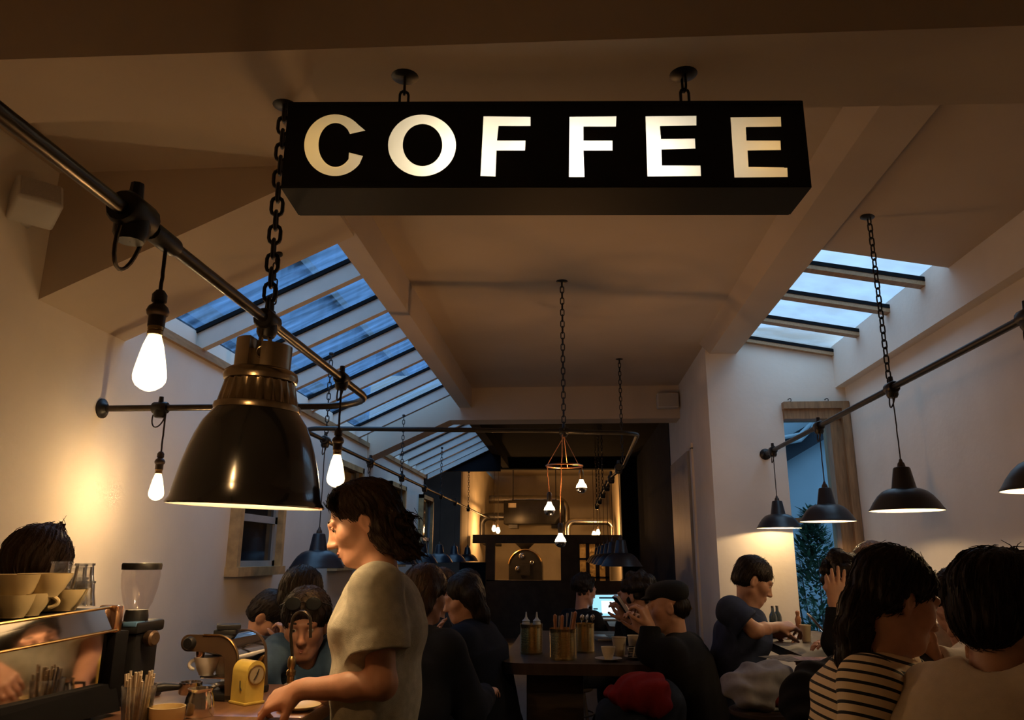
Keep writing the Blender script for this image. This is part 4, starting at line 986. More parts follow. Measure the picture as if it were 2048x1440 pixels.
laptop('open laptop with a bright bluish screen far along the communal table', w, math.radians(6), 105, M['scrlit'], .30, .20, [(.28, .80, .12, .72, M['scrwhite']), (.22, .85, .82, .90, M['scrdark']), (.02, .16, .30, .36, M['scrdark']), (.12, .3, .02, .16, M['scrdark']), (.62, .66, .20, .26, M['scrdark'])])
laptop('open laptop seen edge-on beside the tins', (-.02 + .27, 5.35, T1), math.radians(-84), 108, M['scrdim'], .30, .20)
# on the bar table in front of the door
w = onT(1548, 1273, T2); pt = lathe_thing('dinner_plate', 'plate under the hands of the man in the blue T-shirt', 'plate', w, [(r_ * 2.0, h_) for r_, h_ in SAUC], 'plate')
food = obj('bread_roll', MB().sphere((0, 0, .028), .05, 18, 12, (1.2, .9, .5)), mat('toasted_bread', (.22, .10, .05), .8, var=.3, scale=30)); food.location = w + Vector((.0, 0, .010)); tag(food, 'toasted bread on the plate by the door', 'bread')
M['napkin'] = mat('napkin_paper', (.62, .55, .52), .9, var=.05)
def sheet(name, label, cat, c, w_, d_, rz, m, th=.002, curl=0.0):
    o = obj(name, MB().hexa([(-w_ / 2, -d_ / 2, 0), (w_ / 2, -d_ / 2, curl), (w_ / 2, d_ / 2, curl), (-w_ / 2, d_ / 2, 0), (-w_ / 2, -d_ / 2, th), (w_ / 2, -d_ / 2, th + curl), (w_ / 2, d_ / 2, th + curl), (-w_ / 2, d_ / 2, th)]), m, None, False)
    o.location = c; o.rotation_euler.z = rz; return tag(o, label, cat)
w = onT(1590, 1277, T2); sheet('napkin', 'crumpled pink napkin beside the plate by the door', 'napkin', w, .15, .11, .3, 'napkin', .004, .012)
w = onT(1620, 1280, T2); 
paper_cup('paper cup with a dark stamp in front of the open laptop', onT(1613, 1283, T2), .088, True, .78)
M['pamphlet'] = mat('pink_printed_paper', (.60, .38, .36), .8, var=.35, scale=60)
w = onT(1638, 1318, T2); sheet('menu_card', 'pink printed menu card on the near end of the bar table', 'menu', w, .21, .12, .03, 'pamphlet', .002)
w = onT(1592, 1318, T2); sheet('newspaper', 'dark printed newspaper under the menu card', 'newspaper', w + Vector((-.02, .03, 0)), .2, .20, .5, mat('newsprint', (.16, .12, .10), .8, var=.7, scale=40), .0016)
w = atZ(1676, 1297, T2 + .014); lt, ld, hg = laptop('open laptop with its lit emblem towards the man in blue', (w.x + .099, w.y - .02, T2), math.radians(78), 128, M['scrdim'], .30, .20)
bl = MB(); bl.lathe([(.001, 0), (.018, 0), (.018, .001), (.001, .001)], (0, .10, -.0052), 20); hg(bl); obj('lit_emblem', bl, mat_emit('lit_emblem', (.75, .9, 1.0), .9), ld)
M['bottleglass'] = mat('dark_bottle_glass', (.02, .035, .05), .08, var=.2, coat=.5)
bo = None
for px, py, lb in ((1548, 1257, 'left dark glass bottle behind the plate'), (1557, 1256, 'right dark glass bottle behind the plate')):
    w = onT(px, py, T2)
    if bo is None:
        bo = thing('glass_bottle', lb, 'bottle', w, 0, 'bottles behind the plate')
        obj('bottle', MB().lathe([(.001, 0), (.024, 0), (.026, .006), (.026, .07), (.022, .088), (.010, .108), (.0085, .14), (.001, .14)], n=20), 'bottleglass', bo)
        obj('cap', MB().lathe([(.0095, .132), (.0105, .134), (.0105, .144), (.001, .145)], n=14), 'chrome', bo)
    else: dup(bo, w, 0, lb)
w = onT(1598, 1262, T2); lathe_thing('pepper_mill', 'small brown wooden pepper mill behind the paper cup', 'pepper mill', w, [(.001, 0), (.02, 0), (.022, .01), (.016, .04), (.020, .07), (.014, .085), (.010, .095), (.014, .11), (.012, .12), (.001, .126)], 'woodhandle')
w = onT(1300, 1296, T1) if False else None

# stools, jackets and bags
def stool(label, x, y, z, tall=True):
    t = thing('bar_stool', label, 'stool', (x, y, 0))
    obj('seat', MB().lathe([(.001, z - .03), (.15, z - .03), (.16, z - .02), (.16, z - .005), (.15, z), (.001, z)], n=28), 'crate', t)
    for a in (PI / 4, 3 * PI / 4, 5 * PI / 4, 7 * PI / 4):
        obj('leg', MB().tube([(.11 * math.cos(a), .11 * math.sin(a), z - .03), (.19 * math.cos(a), .19 * math.sin(a), .0)], .015, 8), 'crate', t)
    obj('foot_ring', MB().tube([(.165 * math.cos(2 * PI * k / 24), .165 * math.sin(2 * PI * k / 24), .25) for k in range(24)], .008, 6, closed=True), 'iron', t)
    return t

# ================================================================== roastery at the back
M['duct'] = mat('galvanised_duct', (0.40, 0.38, 0.35), 0.25, metal=1.0, var=0.15)
M['roaster'] = mat('roaster_black', (0.02, 0.018, 0.016), 0.35, metal=.4, var=0.3)
M['frame'] = mat('dark_stained_frame', (0.035, 0.028, 0.022), 0.6, var=0.3)
M['dimglass'] = mat_glass('dusty_panes', (.85, .78, .62), .1, .1, dirt_or_glint=.25, dirt_or_glint_col=(.6, .5, .35), dscale=20)
YP = 15.2      # partition with the hatch
def P(px, py, Y=YP): return atY(px, py, Y)
def pbox(px0, px1, py0, py1, Y, d, m=None):
    a, b = P(px0, py1, Y), P(px1, py0, Y)
    return (m or MB()).box(min(a.x, b.x), max(a.x, b.x), Y, Y + d, min(a.z, b.z), max(a.z, b.z))
zf = 0.0
m = MB(); a, b = P(975, 1160), P(1240, 1160); m.box(-1.97, 1.02, YP, YP + .12, 0, a.z)
m = pbox(945, 1240, 1070, 1086, YP, .25, m)
m = pbox(970, 990, 1086, 1162, YP, .12, m); m = pbox(1122, 1157, 1086, 1162, YP, .12, m)
struct('wall_partition', m, 'frame')
m = MB()
for k in range(4): x = 1157 + k * 19.5; m = pbox(x - 2, x + 2, 1086, 1250, YP + .02, .05, m)
for y in (1086, 1118, 1155, 1192): m = pbox(1155, 1218, y - 2, y + 2, YP + .02, .05, m)
d3 = struct('door_3', m, 'frame')
struct('pane', pbox(1157, 1216, 1088, 1250, YP + .045, .006), 'dimglass', d3)
# drum roaster seen through the hatch
YR = 17.0
c = P(1052, 1125, YR); t = thing('coffee_roaster', 'black drum coffee roaster behind the hatch at the back', 'roaster', (c.x, YR, 0))
k = (P(1085, 1100, YR).x - P(1020, 1100, YR).x) / 2; zt = P(1052, 1100, YR).z; zb = P(1052, 1165, YR).z
arch = [(k * math.cos(a), zt - k + k * math.sin(a)) for a in [PI * i / 20 for i in range(21)]]
obj('drum_front', MB().prism_y([(-k, zb - .4), (k, zb - .4)] + arch, -.25, .5), 'roaster', t)
obj('rim', MB().tube([(x * 1.01, -.26, z + .005) for x, z in arch[2:-1]], .022, 8), 'brass', t)
obj('hopper', MB().lathe([(.03, P(1048, 1101, YR).z), (.06, P(1048, 1100, YR).z), (.22, P(1048, 1086, YR).z), (.23, P(1048, 1080, YR).z), (.20, P(1048, 1080, YR).z)], (-.03, .1, 0), 24), 'roaster', t)
for px, py, r_ in ((1037, 1137, .05), (1052, 1146, .045), (1045, 1112, .06), (1065, 1125, .04)):
    q = P(px, py, YR); obj('gauge', MB().lathe([(.001, 0), (r_, 0), (r_, .03), (r_ * .8, .035), (.001, .03)], (q.x - c.x, -.25, q.z), 18, (0, -1, 0)), 'chrome', t)
obj('chute', MB().box(-.10, .10, -.32, -.25, P(1048, 1150, YR).z, P(1048, 1128, YR).z), 'roaster', t)
obj('stand', MB().box(-k, k, -.2, .5, 0, zb - .4), 'roaster', t)
# air unit and ducts
YU = 18.0
a, b = P(1010, 1050, YU), P(1128, 1003, YU); t = thing('air_handler', 'dark ventilation unit hung above the hatch in the roastery', 'air conditioner', ((a.x + b.x) / 2, YU, a.z))
w_ = (b.x - a.x) / 2; h_ = b.z - a.z
obj('casing', MB().rbox(-w_, w_, -.4, .4, 0, h_, .02), 'roaster', t)
q = P(1027, 1013, YU); obj('label_plate', MB().box(q.x - (a.x + b.x) / 2 - .09, q.x - (a.x + b.x) / 2 + .09, -.41, -.40, q.z - a.z - .05, q.z - a.z + .05), mat('worn_label', (.45, .38, .28), .6, var=.2), t, False)
for x_ in (-.5, .5): obj('hanger', MB().tube([(x_, 0, h_ - .01), (x_, 0, Z(2.06) - a.z)], .012, 8), 'roaster', t)
for px in (1028, 1112): q = P(px, 1053, YU); obj('bracket', MB().box(q.x - (a.x + b.x) / 2 - .10, q.x - (a.x + b.x) / 2 + .10, -.3, .3, -.08, 0), 'roaster', t)
def duct(label, pts, r, m='duct'):
    o = obj('vent_duct', MB().tube(pts, r, 14), m); settle(o); return tag(o, label, 'duct')
def corner(pl, r=.25):   # round the corners of a poly-line
    out = [Vector(pl[0])]
    for i in range(1, len(pl) - 1): out += bend(pl[i - 1], pl[i], pl[i + 1], r)
    return out + [Vector(pl[-1])]
Q = lambda px, py, Y: tuple(P(px, py, Y))
def sq(pts):   # keep runs level and upright
    return [Vector(p) for p in pts]
y = 18.9
z1 = P(1050, 999, y).z; x0, x1 = P(905, 999, y).x, P(1131, 999, y).x; z2 = P(1131, 1062, y).z
duct('round duct running across the back above the dark ventilation unit', corner([(x0, y, z1), (x1, y, z1), (x1, y, z2)], .28), .10)
y = 17.2; z1 = P(1180, 1043, y).z; xa, xb = P(1134, 1043, y).x, P(1226, 1043, y).x
duct('shiny duct bending at both ends at the right of the roastery', corner([(xa, y, P(1134, 1075, y).z), (xa, y, z1), (xb, y, z1), (xb, y, P(1226, 1075, y).z)], .16), .075)
y = 17.0; xa, xb = P(962, 1033, y).x, P(1008, 1033, y).x; z1, z2 = P(962, 1033, y).z, P(962, 1085, y).z
duct('dark looping duct at the left of the roastery', corner([(xb, y, z1), (xa, y, z1), (xa, y, z2), (xb - .05, y, z2)], .18), .085, 'roaster')
for i, (px, py) in enumerate(((988, 1056), (996, 1060), (1188, 1068), (1196, 1064))):
    q = P(px, py, 15.9 + .35 * (i % 2)); t = thing('bare_bulb', ['left', 'right', 'left', 'right'][i] + ' bare bulb of the pair at the ' + ('left' if i < 2 else 'right') + ' of the roastery', 'light bulb', q, 0, 'bare bulbs in the roastery')
    b_ = obj('bulb', MB().lathe([(.001, -.075), (.03, -.065), (.045, -.03), (.043, 0), (.028, .04), (.018, .06)], n=16), 'bulbsmall', t); lamp_in(b_, (0, 0, -.02), 26.0, WARM, .03)
    obj('socket', MB().lathe([(.018, .055), (.022, .06), (.022, .12), (.001, .125)], n=12), 'bakelite', t)
    obj('cord', MB().tube([(0, 0, .12), (0, 0, Z(2.05) - q.z)], .006, 6), 'cord', t)
# hanging rails of the reveal
struct('trim_4', MB().box(.93, 1.02, 14.2, 14.5, 0, Z(1.55)), 'roastwall')

# ================================================================== smooth solid modelling for bodies and cloth
def vn(v):
    v = np.array(v, float); return v / np.linalg.norm(v)
class Solid:
    """a list of rounded shapes melted together; meshed with surface nets"""
    def __init__(s): s.p = []; s.cuts = []
    def cone(s, a, b, r1, r2, k=.02, op='u', wide=None, flat=1.0, tagv=None):
        a = np.array(a, float); b = np.array(b, float); R = max(r1, r2) * max(1, flat if flat > 1 else 1)
        w = None if wide is None else vn(wide)
        if w is not None: R = R * max(1.0, 1.0 / flat)
        s.p.append(('c', a, b, r1, r2, w, flat, k, op, (a + b) / 2, np.linalg.norm(b - a) / 2 + R, tagv)); return s
    def ell(s, c, r, R=None, k=.02, op='u', tagv=None):
        c = np.array(c, float); r = np.array(r, float)
        s.p.append(('e', c, r, np.eye(3) if R is None else np.array(R), None, None, 0, k, op, c, float(r.max()), tagv)); return s
    def cut(s, p, n, k=.004): s.cuts.append((np.array(p, float), vn(n), k)); return s
    def f1(s, q, P):
        if q[0] == 'c':
            a, b, r1, r2, w, fl = q[1:7]
            ba = b - a; L = max(1e-12, ba @ ba)
            pa = P - a; tt = (pa @ ba) / L; h = np.clip(tt, 0, 1)
            v = pa - (np.maximum(tt, 0) if q[11] == 'cap' else h)[..., None] * ba
            if w is None: d = np.sqrt((v * v).sum(-1))
            else:
                x = v @ w; rest = (v * v).sum(-1) - x * x
                d = np.sqrt(x * x * (fl * fl) + np.maximum(rest, 0))
            d = d - (r1 + (r2 - r1) * h)
            return np.maximum(d, (tt - 1) * math.sqrt(L)) if q[11] == 'cap' else d
        p = (P - q[1]) @ q[3]; r = q[2]
        k0 = np.sqrt(((p / r) ** 2).sum(-1)); k1 = np.sqrt(((p / (r * r)) ** 2).sum(-1))
        return k0 * (k0 - 1) / np.maximum(k1, 1e-9)
    def evalb(s, P, C, rad, disp=None, margin=0.02):
        d = np.full(P.shape[:-1], 1.0)
        for q in s.p:
            k = q[7]; dist = np.sqrt(((C - q[9]) ** 2).sum(-1)) - q[10]
            idx = np.nonzero(dist < rad + k + margin)[0]
            if not len(idx): continue
            f = s.f1(q, P[idx]); g = d[idx]
            if q[8] == 'u':
                h = np.maximum(k - np.abs(f - g), 0) / k; d[idx] = np.minimum(f, g) - h * h * k * .25
            else:
                h = np.maximum(k - np.abs(-f - g), 0) / k; d[idx] = np.maximum(-f, g) + h * h * k * .25
        if disp is not None: d = d + disp(P)
        for p, n, k in s.cuts:
            f = (P - p) @ n; h = np.maximum(k - np.abs(f - d), 0) / k; d = np.maximum(f, d) + h * h * k * .25
        return d
    def mesh(s, h, disp=None):
        lo = np.min([q[9] - q[10] for q in s.p if q[8] == 'u'], 0) - .02; hi = np.max([q[9] + q[10] for q in s.p if q[8] == 'u'], 0) + .02
        B = 8; bs = B * h
        nb = np.ceil((hi - lo) / bs).astype(int) + 1
        g = np.stack(np.meshgrid(*[np.arange(x) for x in nb], indexing='ij'), -1).reshape(-1, 3)
        C = lo + (g + .5) * bs; rad = bs * .87
        # which blocks hold surface
        d0 = np.concatenate([s.evalb(C[i:i + 20000, None, :], C[i:i + 20000], rad, disp, .05)[:, 0] for i in range(0, len(C), 20000)])
        act = np.abs(d0) < rad * 1.25 + .012
        g = g[act]; C = C[act]
        ax = np.arange(B + 1) * h
        off = np.stack(np.meshgrid(ax, ax, ax, indexing='ij'), -1).reshape(-1, 3)
        V = []; K = []; E = []
        dims = nb * B + 2
        key = lambda c: (c[..., 0] * dims[1] + c[..., 1]) * dims[2] + c[..., 2]
        for i in range(0, len(g), 600):
            gg = g[i:i + 600]; base = lo + gg * bs
            P = base[:, None, :] + off[None]
            d = s.evalb(P, C[i:i + 600], rad, disp).reshape(-1, B + 1, B + 1, B + 1)
            sg = d < 0
            c8 = [sg[:, a:a + B, b:b + B, c:c + B] for a in (0, 1) for b in (0, 1) for c in (0, 1)]
            n_in = sum(x.astype(np.int8) for x in c8)
            m = (n_in > 0) & (n_in < 8)
            ii = np.argwhere(m)
            if not len(ii): continue
            dv = np.stack([d[ii[:, 0], ii[:, 1] + a, ii[:, 2] + b, ii[:, 3] + c] for a in (0, 1) for b in (0, 1) for c in (0, 1)], -1)
            cor = np.array([(a, b, c) for a in (0, 1) for b in (0, 1) for c in (0, 1)], float)
            acc = np.zeros((len(ii), 3)); cnt = np.zeros(len(ii))
            for u in range(8):
                for w in range(u + 1, 8):
                    if np.abs(cor[u] - cor[w]).sum() != 1: continue
                    x = (dv[:, u] < 0) != (dv[:, w] < 0)
                    t = np.where(x, dv[:, u] / np.where(x, dv[:, u] - dv[:, w], 1), 0)
                    acc += x[:, None] * (cor[u] + t[:, None] * (cor[w] - cor[u])); cnt += x
            gc = gg[ii[:, 0]] * B + ii[:, 1:]
            V.append(lo + (gc + acc / cnt[:, None]) * h); K.append(key(gc + 1))
            for axis in range(3):
                w = [4, 2, 1][axis]
                s0 = dv[:, 0] < 0; s1 = dv[:, w] < 0; x = s0 != s1
                e1 = np.eye(3, dtype=int)[(axis + 1) % 3]; e2 = np.eye(3, dtype=int)[(axis + 2) % 3]
                c = gc[x] + 1; q = np.stack([key(c), key(c - e1), key(c - e1 - e2), key(c - e2)], -1)
                fl = ~s0[x]
                q[fl] = q[fl][:, ::-1]; E.append(q)
        V = np.concatenate(V); K = np.concatenate(K); E = np.concatenate(E)
        o = np.argsort(K); Ks = K[o]
        j = np.searchsorted(Ks, E); j = np.minimum(j, len(Ks) - 1); ok = (Ks[j] == E).all(1)
        return V[o], j[ok]
def solid_obj(name, S, h, m, parent, disp=None, along=None, off=None):
    V, F = S.mesh(h, disp)
    me = bpy.data.meshes.new(name)
    o_ = np.array(off if off is not None else (0, 0, 0))
    W = V - o_
    me.vertices.add(len(W)); me.vertices.foreach_set('co', W.astype(np.float32).ravel())
    me.loops.add(len(F) * 4); me.loops.foreach_set('vertex_index', F.astype(np.int32).ravel())
    me.polygons.add(len(F)); me.polygons.foreach_set('loop_start', np.arange(0, len(F) * 4, 4, dtype=np.int32))
    me.update(calc_edges=True); me.validate()
    me.polygons.foreach_set('use_smooth', np.ones(len(me.polygons), dtype=bool))
    if along is not None and len(me.vertices) == len(V):
        at = me.attributes.new('along', 'FLOAT', 'POINT'); at.data.foreach_set('value', along(V).astype(np.float32))
    me.materials.append(M[m] if isinstance(m, str) else m)
    o = bpy.data.objects.new(name, me); COL.objects.link(o); o.parent = parent
    return o
def basis(fwd, up=(0, 0, 1), roll=0.0):
    """columns: right, forward, up"""
    f = vn(fwd); u = np.array(up, float); r = np.cross(f, u)
    r = vn(r); u = np.cross(r, f)
    if roll: c, s_ = math.cos(roll), math.sin(roll); r, u = r * c + u * s_, u * c - r * s_
    return np.stack([r, f, u], 1)

# ------------------------------------------------------------------ head, hand, body
def head_into(S, c, R, s=1.0, detail=True):
    c = np.array(c, float); L = lambda x, y, z: c + R @ (np.array((x, y, z)) * s)
    E = lambda p, r, k=.02, op='u', rot=None: S.ell(L(*p), np.array(r) * s, R if rot is None else R @ rot, k * s, op)
    E((0, -.012, .035), (.0745, .093, .080), .02)
    E((0, .030, -.030), (.0610, .063, .078), .03)
    E((0, .060, -.096), (.025, .025, .021), .035)
    for x in (-1, 1):
        E((x * .043, .050, -.022), (.022, .026, .024), .03)
        S.cone(L(x * .052, -.005, -.060), L(x * .020, .062, -.101), .014 * s, .016 * s, .03 * s)
        E((x * .0745, -.012, -.012), (.009, .020, .031), .008, 'u', np.array(Matrix.Rotation(x * .35, 3, 'Z')))
        if detail:
            E((x * .083, -.006, -.010), (.006, .010, .017), .006, 'o')
            E((x * .031, .094, .004), (.018, .018, .012), .018, 'o')
            E((x * .031, .074, .001), (.0125, .0125, .0115), .003)
            S.cone(L(x * .012, .090, .019), L(x * .046, .078, .021), .009 * s, .008 * s, .018 * s)
    S.cone(L(0, .086, .012), L(0, .107, -.036), .008 * s, .0105 * s, .016 * s)
    E((0, .109, -.041), (.0115, .0115, .0095), .010)
    if detail:
        for x in (-1, 1): E((x * .0115, .099, -.044), (.0075, .009, .007), .008)
        S.cone(L(-.019, .086, -.0670), L(.019, .086, -.0670), .0058 * s, .0058 * s, .010 * s)
        S.cone(L(0, .091, -.0665), L(0, .091, -.0665), .0060 * s, .006 * s, .012 * s)
        S.cone(L(-.016, .085, -.0785), L(.016, .085, -.0785), .0070 * s, .0070 * s, .010 * s)
        S.cone(L(-.020, .093, -.0725), L(.020, .093, -.0725), .0016 * s, .0016 * s, .004 * s, 'o')
def hand_into(S, w, fwd, palm, side, s=1.0, curl=(.35, .4, .45, .5), thumb=.4, spread=.05, k=.006):
    """w wrist, fwd towards the knuckles, palm = way the palm faces, side=+1 when the thumb lies along cross(fwd,palm)"""
    f = vn(fwd); n = np.array(palm, float); n = vn(n - f * (n @ f)); t = np.cross(f, n) * side
    w = np.array(w, float)
    L = lambda a, b, c: w + (f * a + t * b + n * c) * s
    S.cone(L(-.02, 0, 0), L(.02, 0, 0), .025 * s, .026 * s, .02, 'u', n, 1.35)
    ky = (.030, .0105, -.010, -.028); kx = (.088, .092, .087, .078); fl = (.078, .086, .080, .063)
    for i in range(4):
        S.cone(L(.012, ky[i] * .55, 0), L(kx[i], ky[i], -.002), .015 * s, .0112 * s, .012)
    S.ell(L(.055, 0, .004), np.array((.042, .034, .015)) * s, np.stack([f, t, n], 1), .012)
    S.ell(L(.035, .022, .010), np.array((.030, .016, .014)) * s, np.stack([f, t, n], 1), .012)
    for i in range(4):
        p = L(kx[i], ky[i], -.002); ang = 0.0; r = (.0092, .0095, .009, .0078)[i] * s
        d0 = f + t * spread * (1.5 - i)
        for j, (ff, ca) in enumerate(((.45, .8), (.31, 1.0), (.24, .7))):
            ang += curl[i] * ca
            d = vn(d0 * math.cos(ang) + n * math.sin(ang))
            q = p + d * fl[i] * ff * s
            S.cone(p, q, r * (1.0 - .08 * j), r * (.92 - .08 * j), k if j == 0 else .004); p = q
    p = L(.020, .028, .008); d = vn(f * .75 + t * (.75 - thumb * .4) + n * (.25 + thumb * .6))
    q = p + d * .040 * s; S.cone(p, q, .0135 * s, .0110 * s, .012)
    d = vn(d + f * .5 * (1 - thumb) + n * thumb * .35 - t * thumb * .3); p, q = q, q + d * .032 * s; S.cone(p, q, .0108 * s, .0095 * s, .005)
    d = vn(d + f * .3 + n * thumb * .25 - t * thumb * .3); p, q = q, q + d * .026 * s; S.cone(p, q, .0095 * s, .0075 * s, .004)
M['skin'] = mat('skin', (0.47, 0.245, 0.16), 0.5, var=0.10, scale=30, bump=.04, bscale=300)
M['skindark'] = mat('tanned_skin', (0.40, 0.20, 0.13), 0.5, var=0.10, scale=30)
def mat_hair(name, col):
    return mat(name, col, 0.55, var=0.5, scale=9, stretch=(9, 9, 1.3), bump=.4, bscale=14, spec=.22)
M['hairdark'] = mat_hair('dark_brown_hair', (0.012, 0.0075, 0.006))
M['hairbrown'] = mat_hair('brown_hair', (0.032, 0.017, 0.011))
M['hairmid'] = mat_hair('highlighted_hair', (0.060, 0.033, 0.018))
M['eyewhite'] = mat('eye_white', (.6, .57, .54), .25, var=.03)
M['iris'] = mat('eye_iris', (.03, .02, .015), .15, var=.2)
M['lip'] = mat('lip_skin', (.42, .17, .13), .45, var=.08)
def cloth(name, col, bump=.25, bscale=700, var=.10): return mat(name, col, .9, var=var, scale=40, bump=bump, bscale=bscale, spec=.15)
def folds(amp, seed=0, fx=38.0):
    r = np.random.RandomState(seed); A = r.uniform(-1, 1, (4, 3)); A /= np.linalg.norm(A, axis=1)[:, None]; ph = r.uniform(0, 6, 4)
    def f(P):
        w = np.sin(P @ (A[0] * fx * .4) + ph[0]) * 1.6
        return amp * (np.sin(P @ (A[1] * fx) + w + ph[1]) * .6 + np.sin(P @ (A[2] * fx * 1.7) + 1.5 * w + ph[2]) * .4 - .2)
    return f
def hair_disp(c, R, amp=.0035, n=26, seed=0):
    c = np.array(c); 
    def f(P):
        p = (P - c) @ R; ph = np.arctan2(p[..., 0], p[..., 1] - .02) ; z = p[..., 2]
        a = ph * n + 2.2 * np.sin(z * 38 + seed) + seed
        return amp * (np.sin(a) * .5 + .35 * np.sin(a * 2.3 + z * 60) + .25 * np.sin(z * 90 + ph * 5))
    return f
def strands(ho, c, R, n, m, seed=1):
    """loose hairs lying over the hair mass"""
    r = random.Random(seed); me = ho.data; nv = len(me.vertices); T = MB()
    for _ in range(n):
        v = me.vertices[r.randrange(nv)]; p = Vector(v.co); nn = Vector(v.normal)
        lp = (np.array(p) - c) @ R
        f = R @ np.array((lp[0] * 1.5, -.35 + lp[1] * -1.0, -1.0)); d = Vector(f); d = d - nn * d.dot(nn)
        if d.length < .05: continue
        d.normalize(); L = r.uniform(.025, .07); out = r.uniform(.0005, .0035)
        sag = lambda t: -nn * ((t * L) ** 2 / .16)
        pts = [p - d * L * .5 - nn * .001 + sag(.5), p - d * L * .2 + nn * out + sag(.2), p + d * L * .2 + nn * out + sag(.2), p + d * L * .5 + nn * (out * r.uniform(-.5, 1.5)) + sag(.5)]
        T.tube(pts, [.0006, .0011, .0010, .0003], 4, cap=False)
    o = obj('loose_hairs', T, m, ho); return o
def person(label, J, group=None, size=1.0, skin='skin', hair='hairdark', hairfn=None, shirt=None, sleeve='long', trousers='darkcloth', h=.006, detail=True,
           fold=.004, seated=True, hd=None, roll=0.0, face=None, hands=None, facing=None, stripes=False, hand_h=None, shirt_pad=.012, sw=.185, girth=1.0, hh=None, hair_amp=.0035, head_size=1.0, strap=260):
    """J: pelvis, neck, head and (per side) sh, el, wr in world metres"""
    J = {k: np.array(v, float) for k, v in J.items()}
    pel, nk, hc = J['pelvis'], J['neck'], J['head']
    base = Vector((pel[0], pel[1], 0))
    t = thing('person', label, 'person', base, 0, group)
    F = vn((math.cos(facing), math.sin(facing), 0)); Rt = np.array((F[1], -F[0], 0)); up = vn(nk - pel)
    s = size; R = basis(hd, roll=roll)
    mid = pel + (nk - pel) * .45; chest = pel + (nk - pel) * .76
    for sd, sg in (('l', -1), ('r', 1)):
        if 'sh_' + sd not in J: J['sh_' + sd] = nk + Rt * sg * sw * s - up * .060 * s
    B = Solid()
    head_into(B, hc, R, s * head_size, detail)
    B.cone(hc + R @ (np.array((0, -.022, -.050)) * s), nk - up * .03 * s, .052 * s, .058 * s, .03)
    B.cone(nk - up * .06 * s, chest, .065 * s, .092 * s, .03, 'u', Rt, .62)
    B.cone(chest, mid, .095 * s, .082 * s, .03, 'u', Rt, .66)
    B.cone(mid, pel, .082 * s, .088 * s, .03, 'u', Rt, .62)
    hands = hands or {}
    for sd in 'lr':
        sh, el, wr = J['sh_' + sd], J['el_' + sd], J['wr_' + sd]
        B.cone(nk - up * .055 * s, sh, .045 * s, .046 * s, .03)
        B.cone(sh, el, .047 * s, .038 * s, .025); B.cone(el, el + (wr - el) * .35, .038 * s, .037 * s, .02); B.cone(el + (wr - el) * .35, wr, .037 * s, .0245 * s, .02)
        hs = dict(fwd=wr - el, palm=(0, 0, -1), side=1)
        hs.update(hands.get(sd, {}))
        hand_into(B, wr, hs.pop('fwd'), hs.pop('palm'), hs.pop('side'), s * .97, **hs)
    solid_obj('body', B, h, skin, t, None, None, base)
    # clothes
    S = Solid(); q = shirt_pad; g = girth
    S.cone(nk - up * .058 * s, chest, .068 * s + q, .100 * s * g + q, .04, 'u', Rt, .60)
    S.cone(chest, mid, .102 * s * g + q, .090 * s * g + q, .05, 'u', Rt, .64)
    hem = pel - up * .06 * s
    S.cone(mid, hem, .090 * s * g + q, .098 * s * g + q, .05, 'u', Rt, .62)
    segs = []
    for sd in 'lr':
        sh, el, wr = J['sh_' + sd], J['el_' + sd], J['wr_' + sd]
        S.cone(nk - up * .042 * s + (sh - nk) * .18, sh, .042 * s + q * .8, .050 * s + q, .035)
        if sleeve == 'short':
            e = sh + (el - sh) * .66; S.cone(sh, e, .051 * s + q, .053 * s + q * 1.3, .03, tagv='cap'); S.cone(e - vn(el - sh) * .022, e, .053 * s + q * 1.3 + .0018, .053 * s + q * 1.3 + .0018, .003, tagv='cap'); segs.append((sh, e))
        else:
            S.cone(sh, el, .051 * s + q, .044 * s + q, .03); e = el + (wr - el) * .93; S.cone(el, e, .044 * s + q, .030 * s + q * .8, .025, tagv='cap'); segs += [(sh, el), (el, e)]
    S.cut(hem, -up)
    # open neck
    S.cone(nk - up * .012 * s, nk + up * .14 * s, .056 * s, .075 * s, .012, 'o')
    al = None
    if stripes:
        def al(V):
            best = np.full(len(V), 1e9); a = np.zeros(len(V))
            for i, (p0, p1) in enumerate([(hem, nk)] + segs):
                ba = p1 - p0; L = np.linalg.norm(ba); hh_ = np.clip(((V - p0) @ ba) / L / L, 0, 1); d = np.linalg.norm(V - p0 - hh_[:, None] * ba, axis=1) - (.135 if i == 0 else .055)
                w = d < best; best[w] = d[w]; a[w] = ((V - p0) @ ba / L)[w]
            return a
    solid_obj('shirt' if sleeve == 'short' else 'top', S, h, shirt, t, folds(fold, int(abs(hc[0]) * 100) + 1), al, base)
    # legs, in trousers, down to the floor
    T = Solid(); sole = Solid()
    T.cone(pel + Rt * .05 * s, pel - Rt * .05 * s, .115 * s, .115 * s, .04, 'u', up, .9)
    for sg in (-1, 1):
        hip = pel + Rt * sg * .085 * s - up * .03
        if seated: kn = hip + F * .40 * s + Rt * sg * .04 + np.array((0, 0, -.02)); an = kn + F * .02; an = np.array((an[0], an[1], .10 if kn[2] < .62 else kn[2] - .42))
        else: kn = np.array((hip[0], hip[1], hip[2] * .52)) + F * .02; an = np.array((hip[0], hip[1], .09)) - F * .02
        T.cone(hip, kn, .085 * s, .062 * s, .05); T.cone(kn, an, .060 * s, .045 * s, .03)
        sole.cone(an + F * -.03 + np.array((0, 0, -.045)), an + F * .15 + np.array((0, 0, -.062)), .045, .036, .02)
    solid_obj('trousers', T, .012, trousers, t, folds(.004, 5), None, base)
    solid_obj('shoe', sole, .010, 'shoe', t, None, None, base)
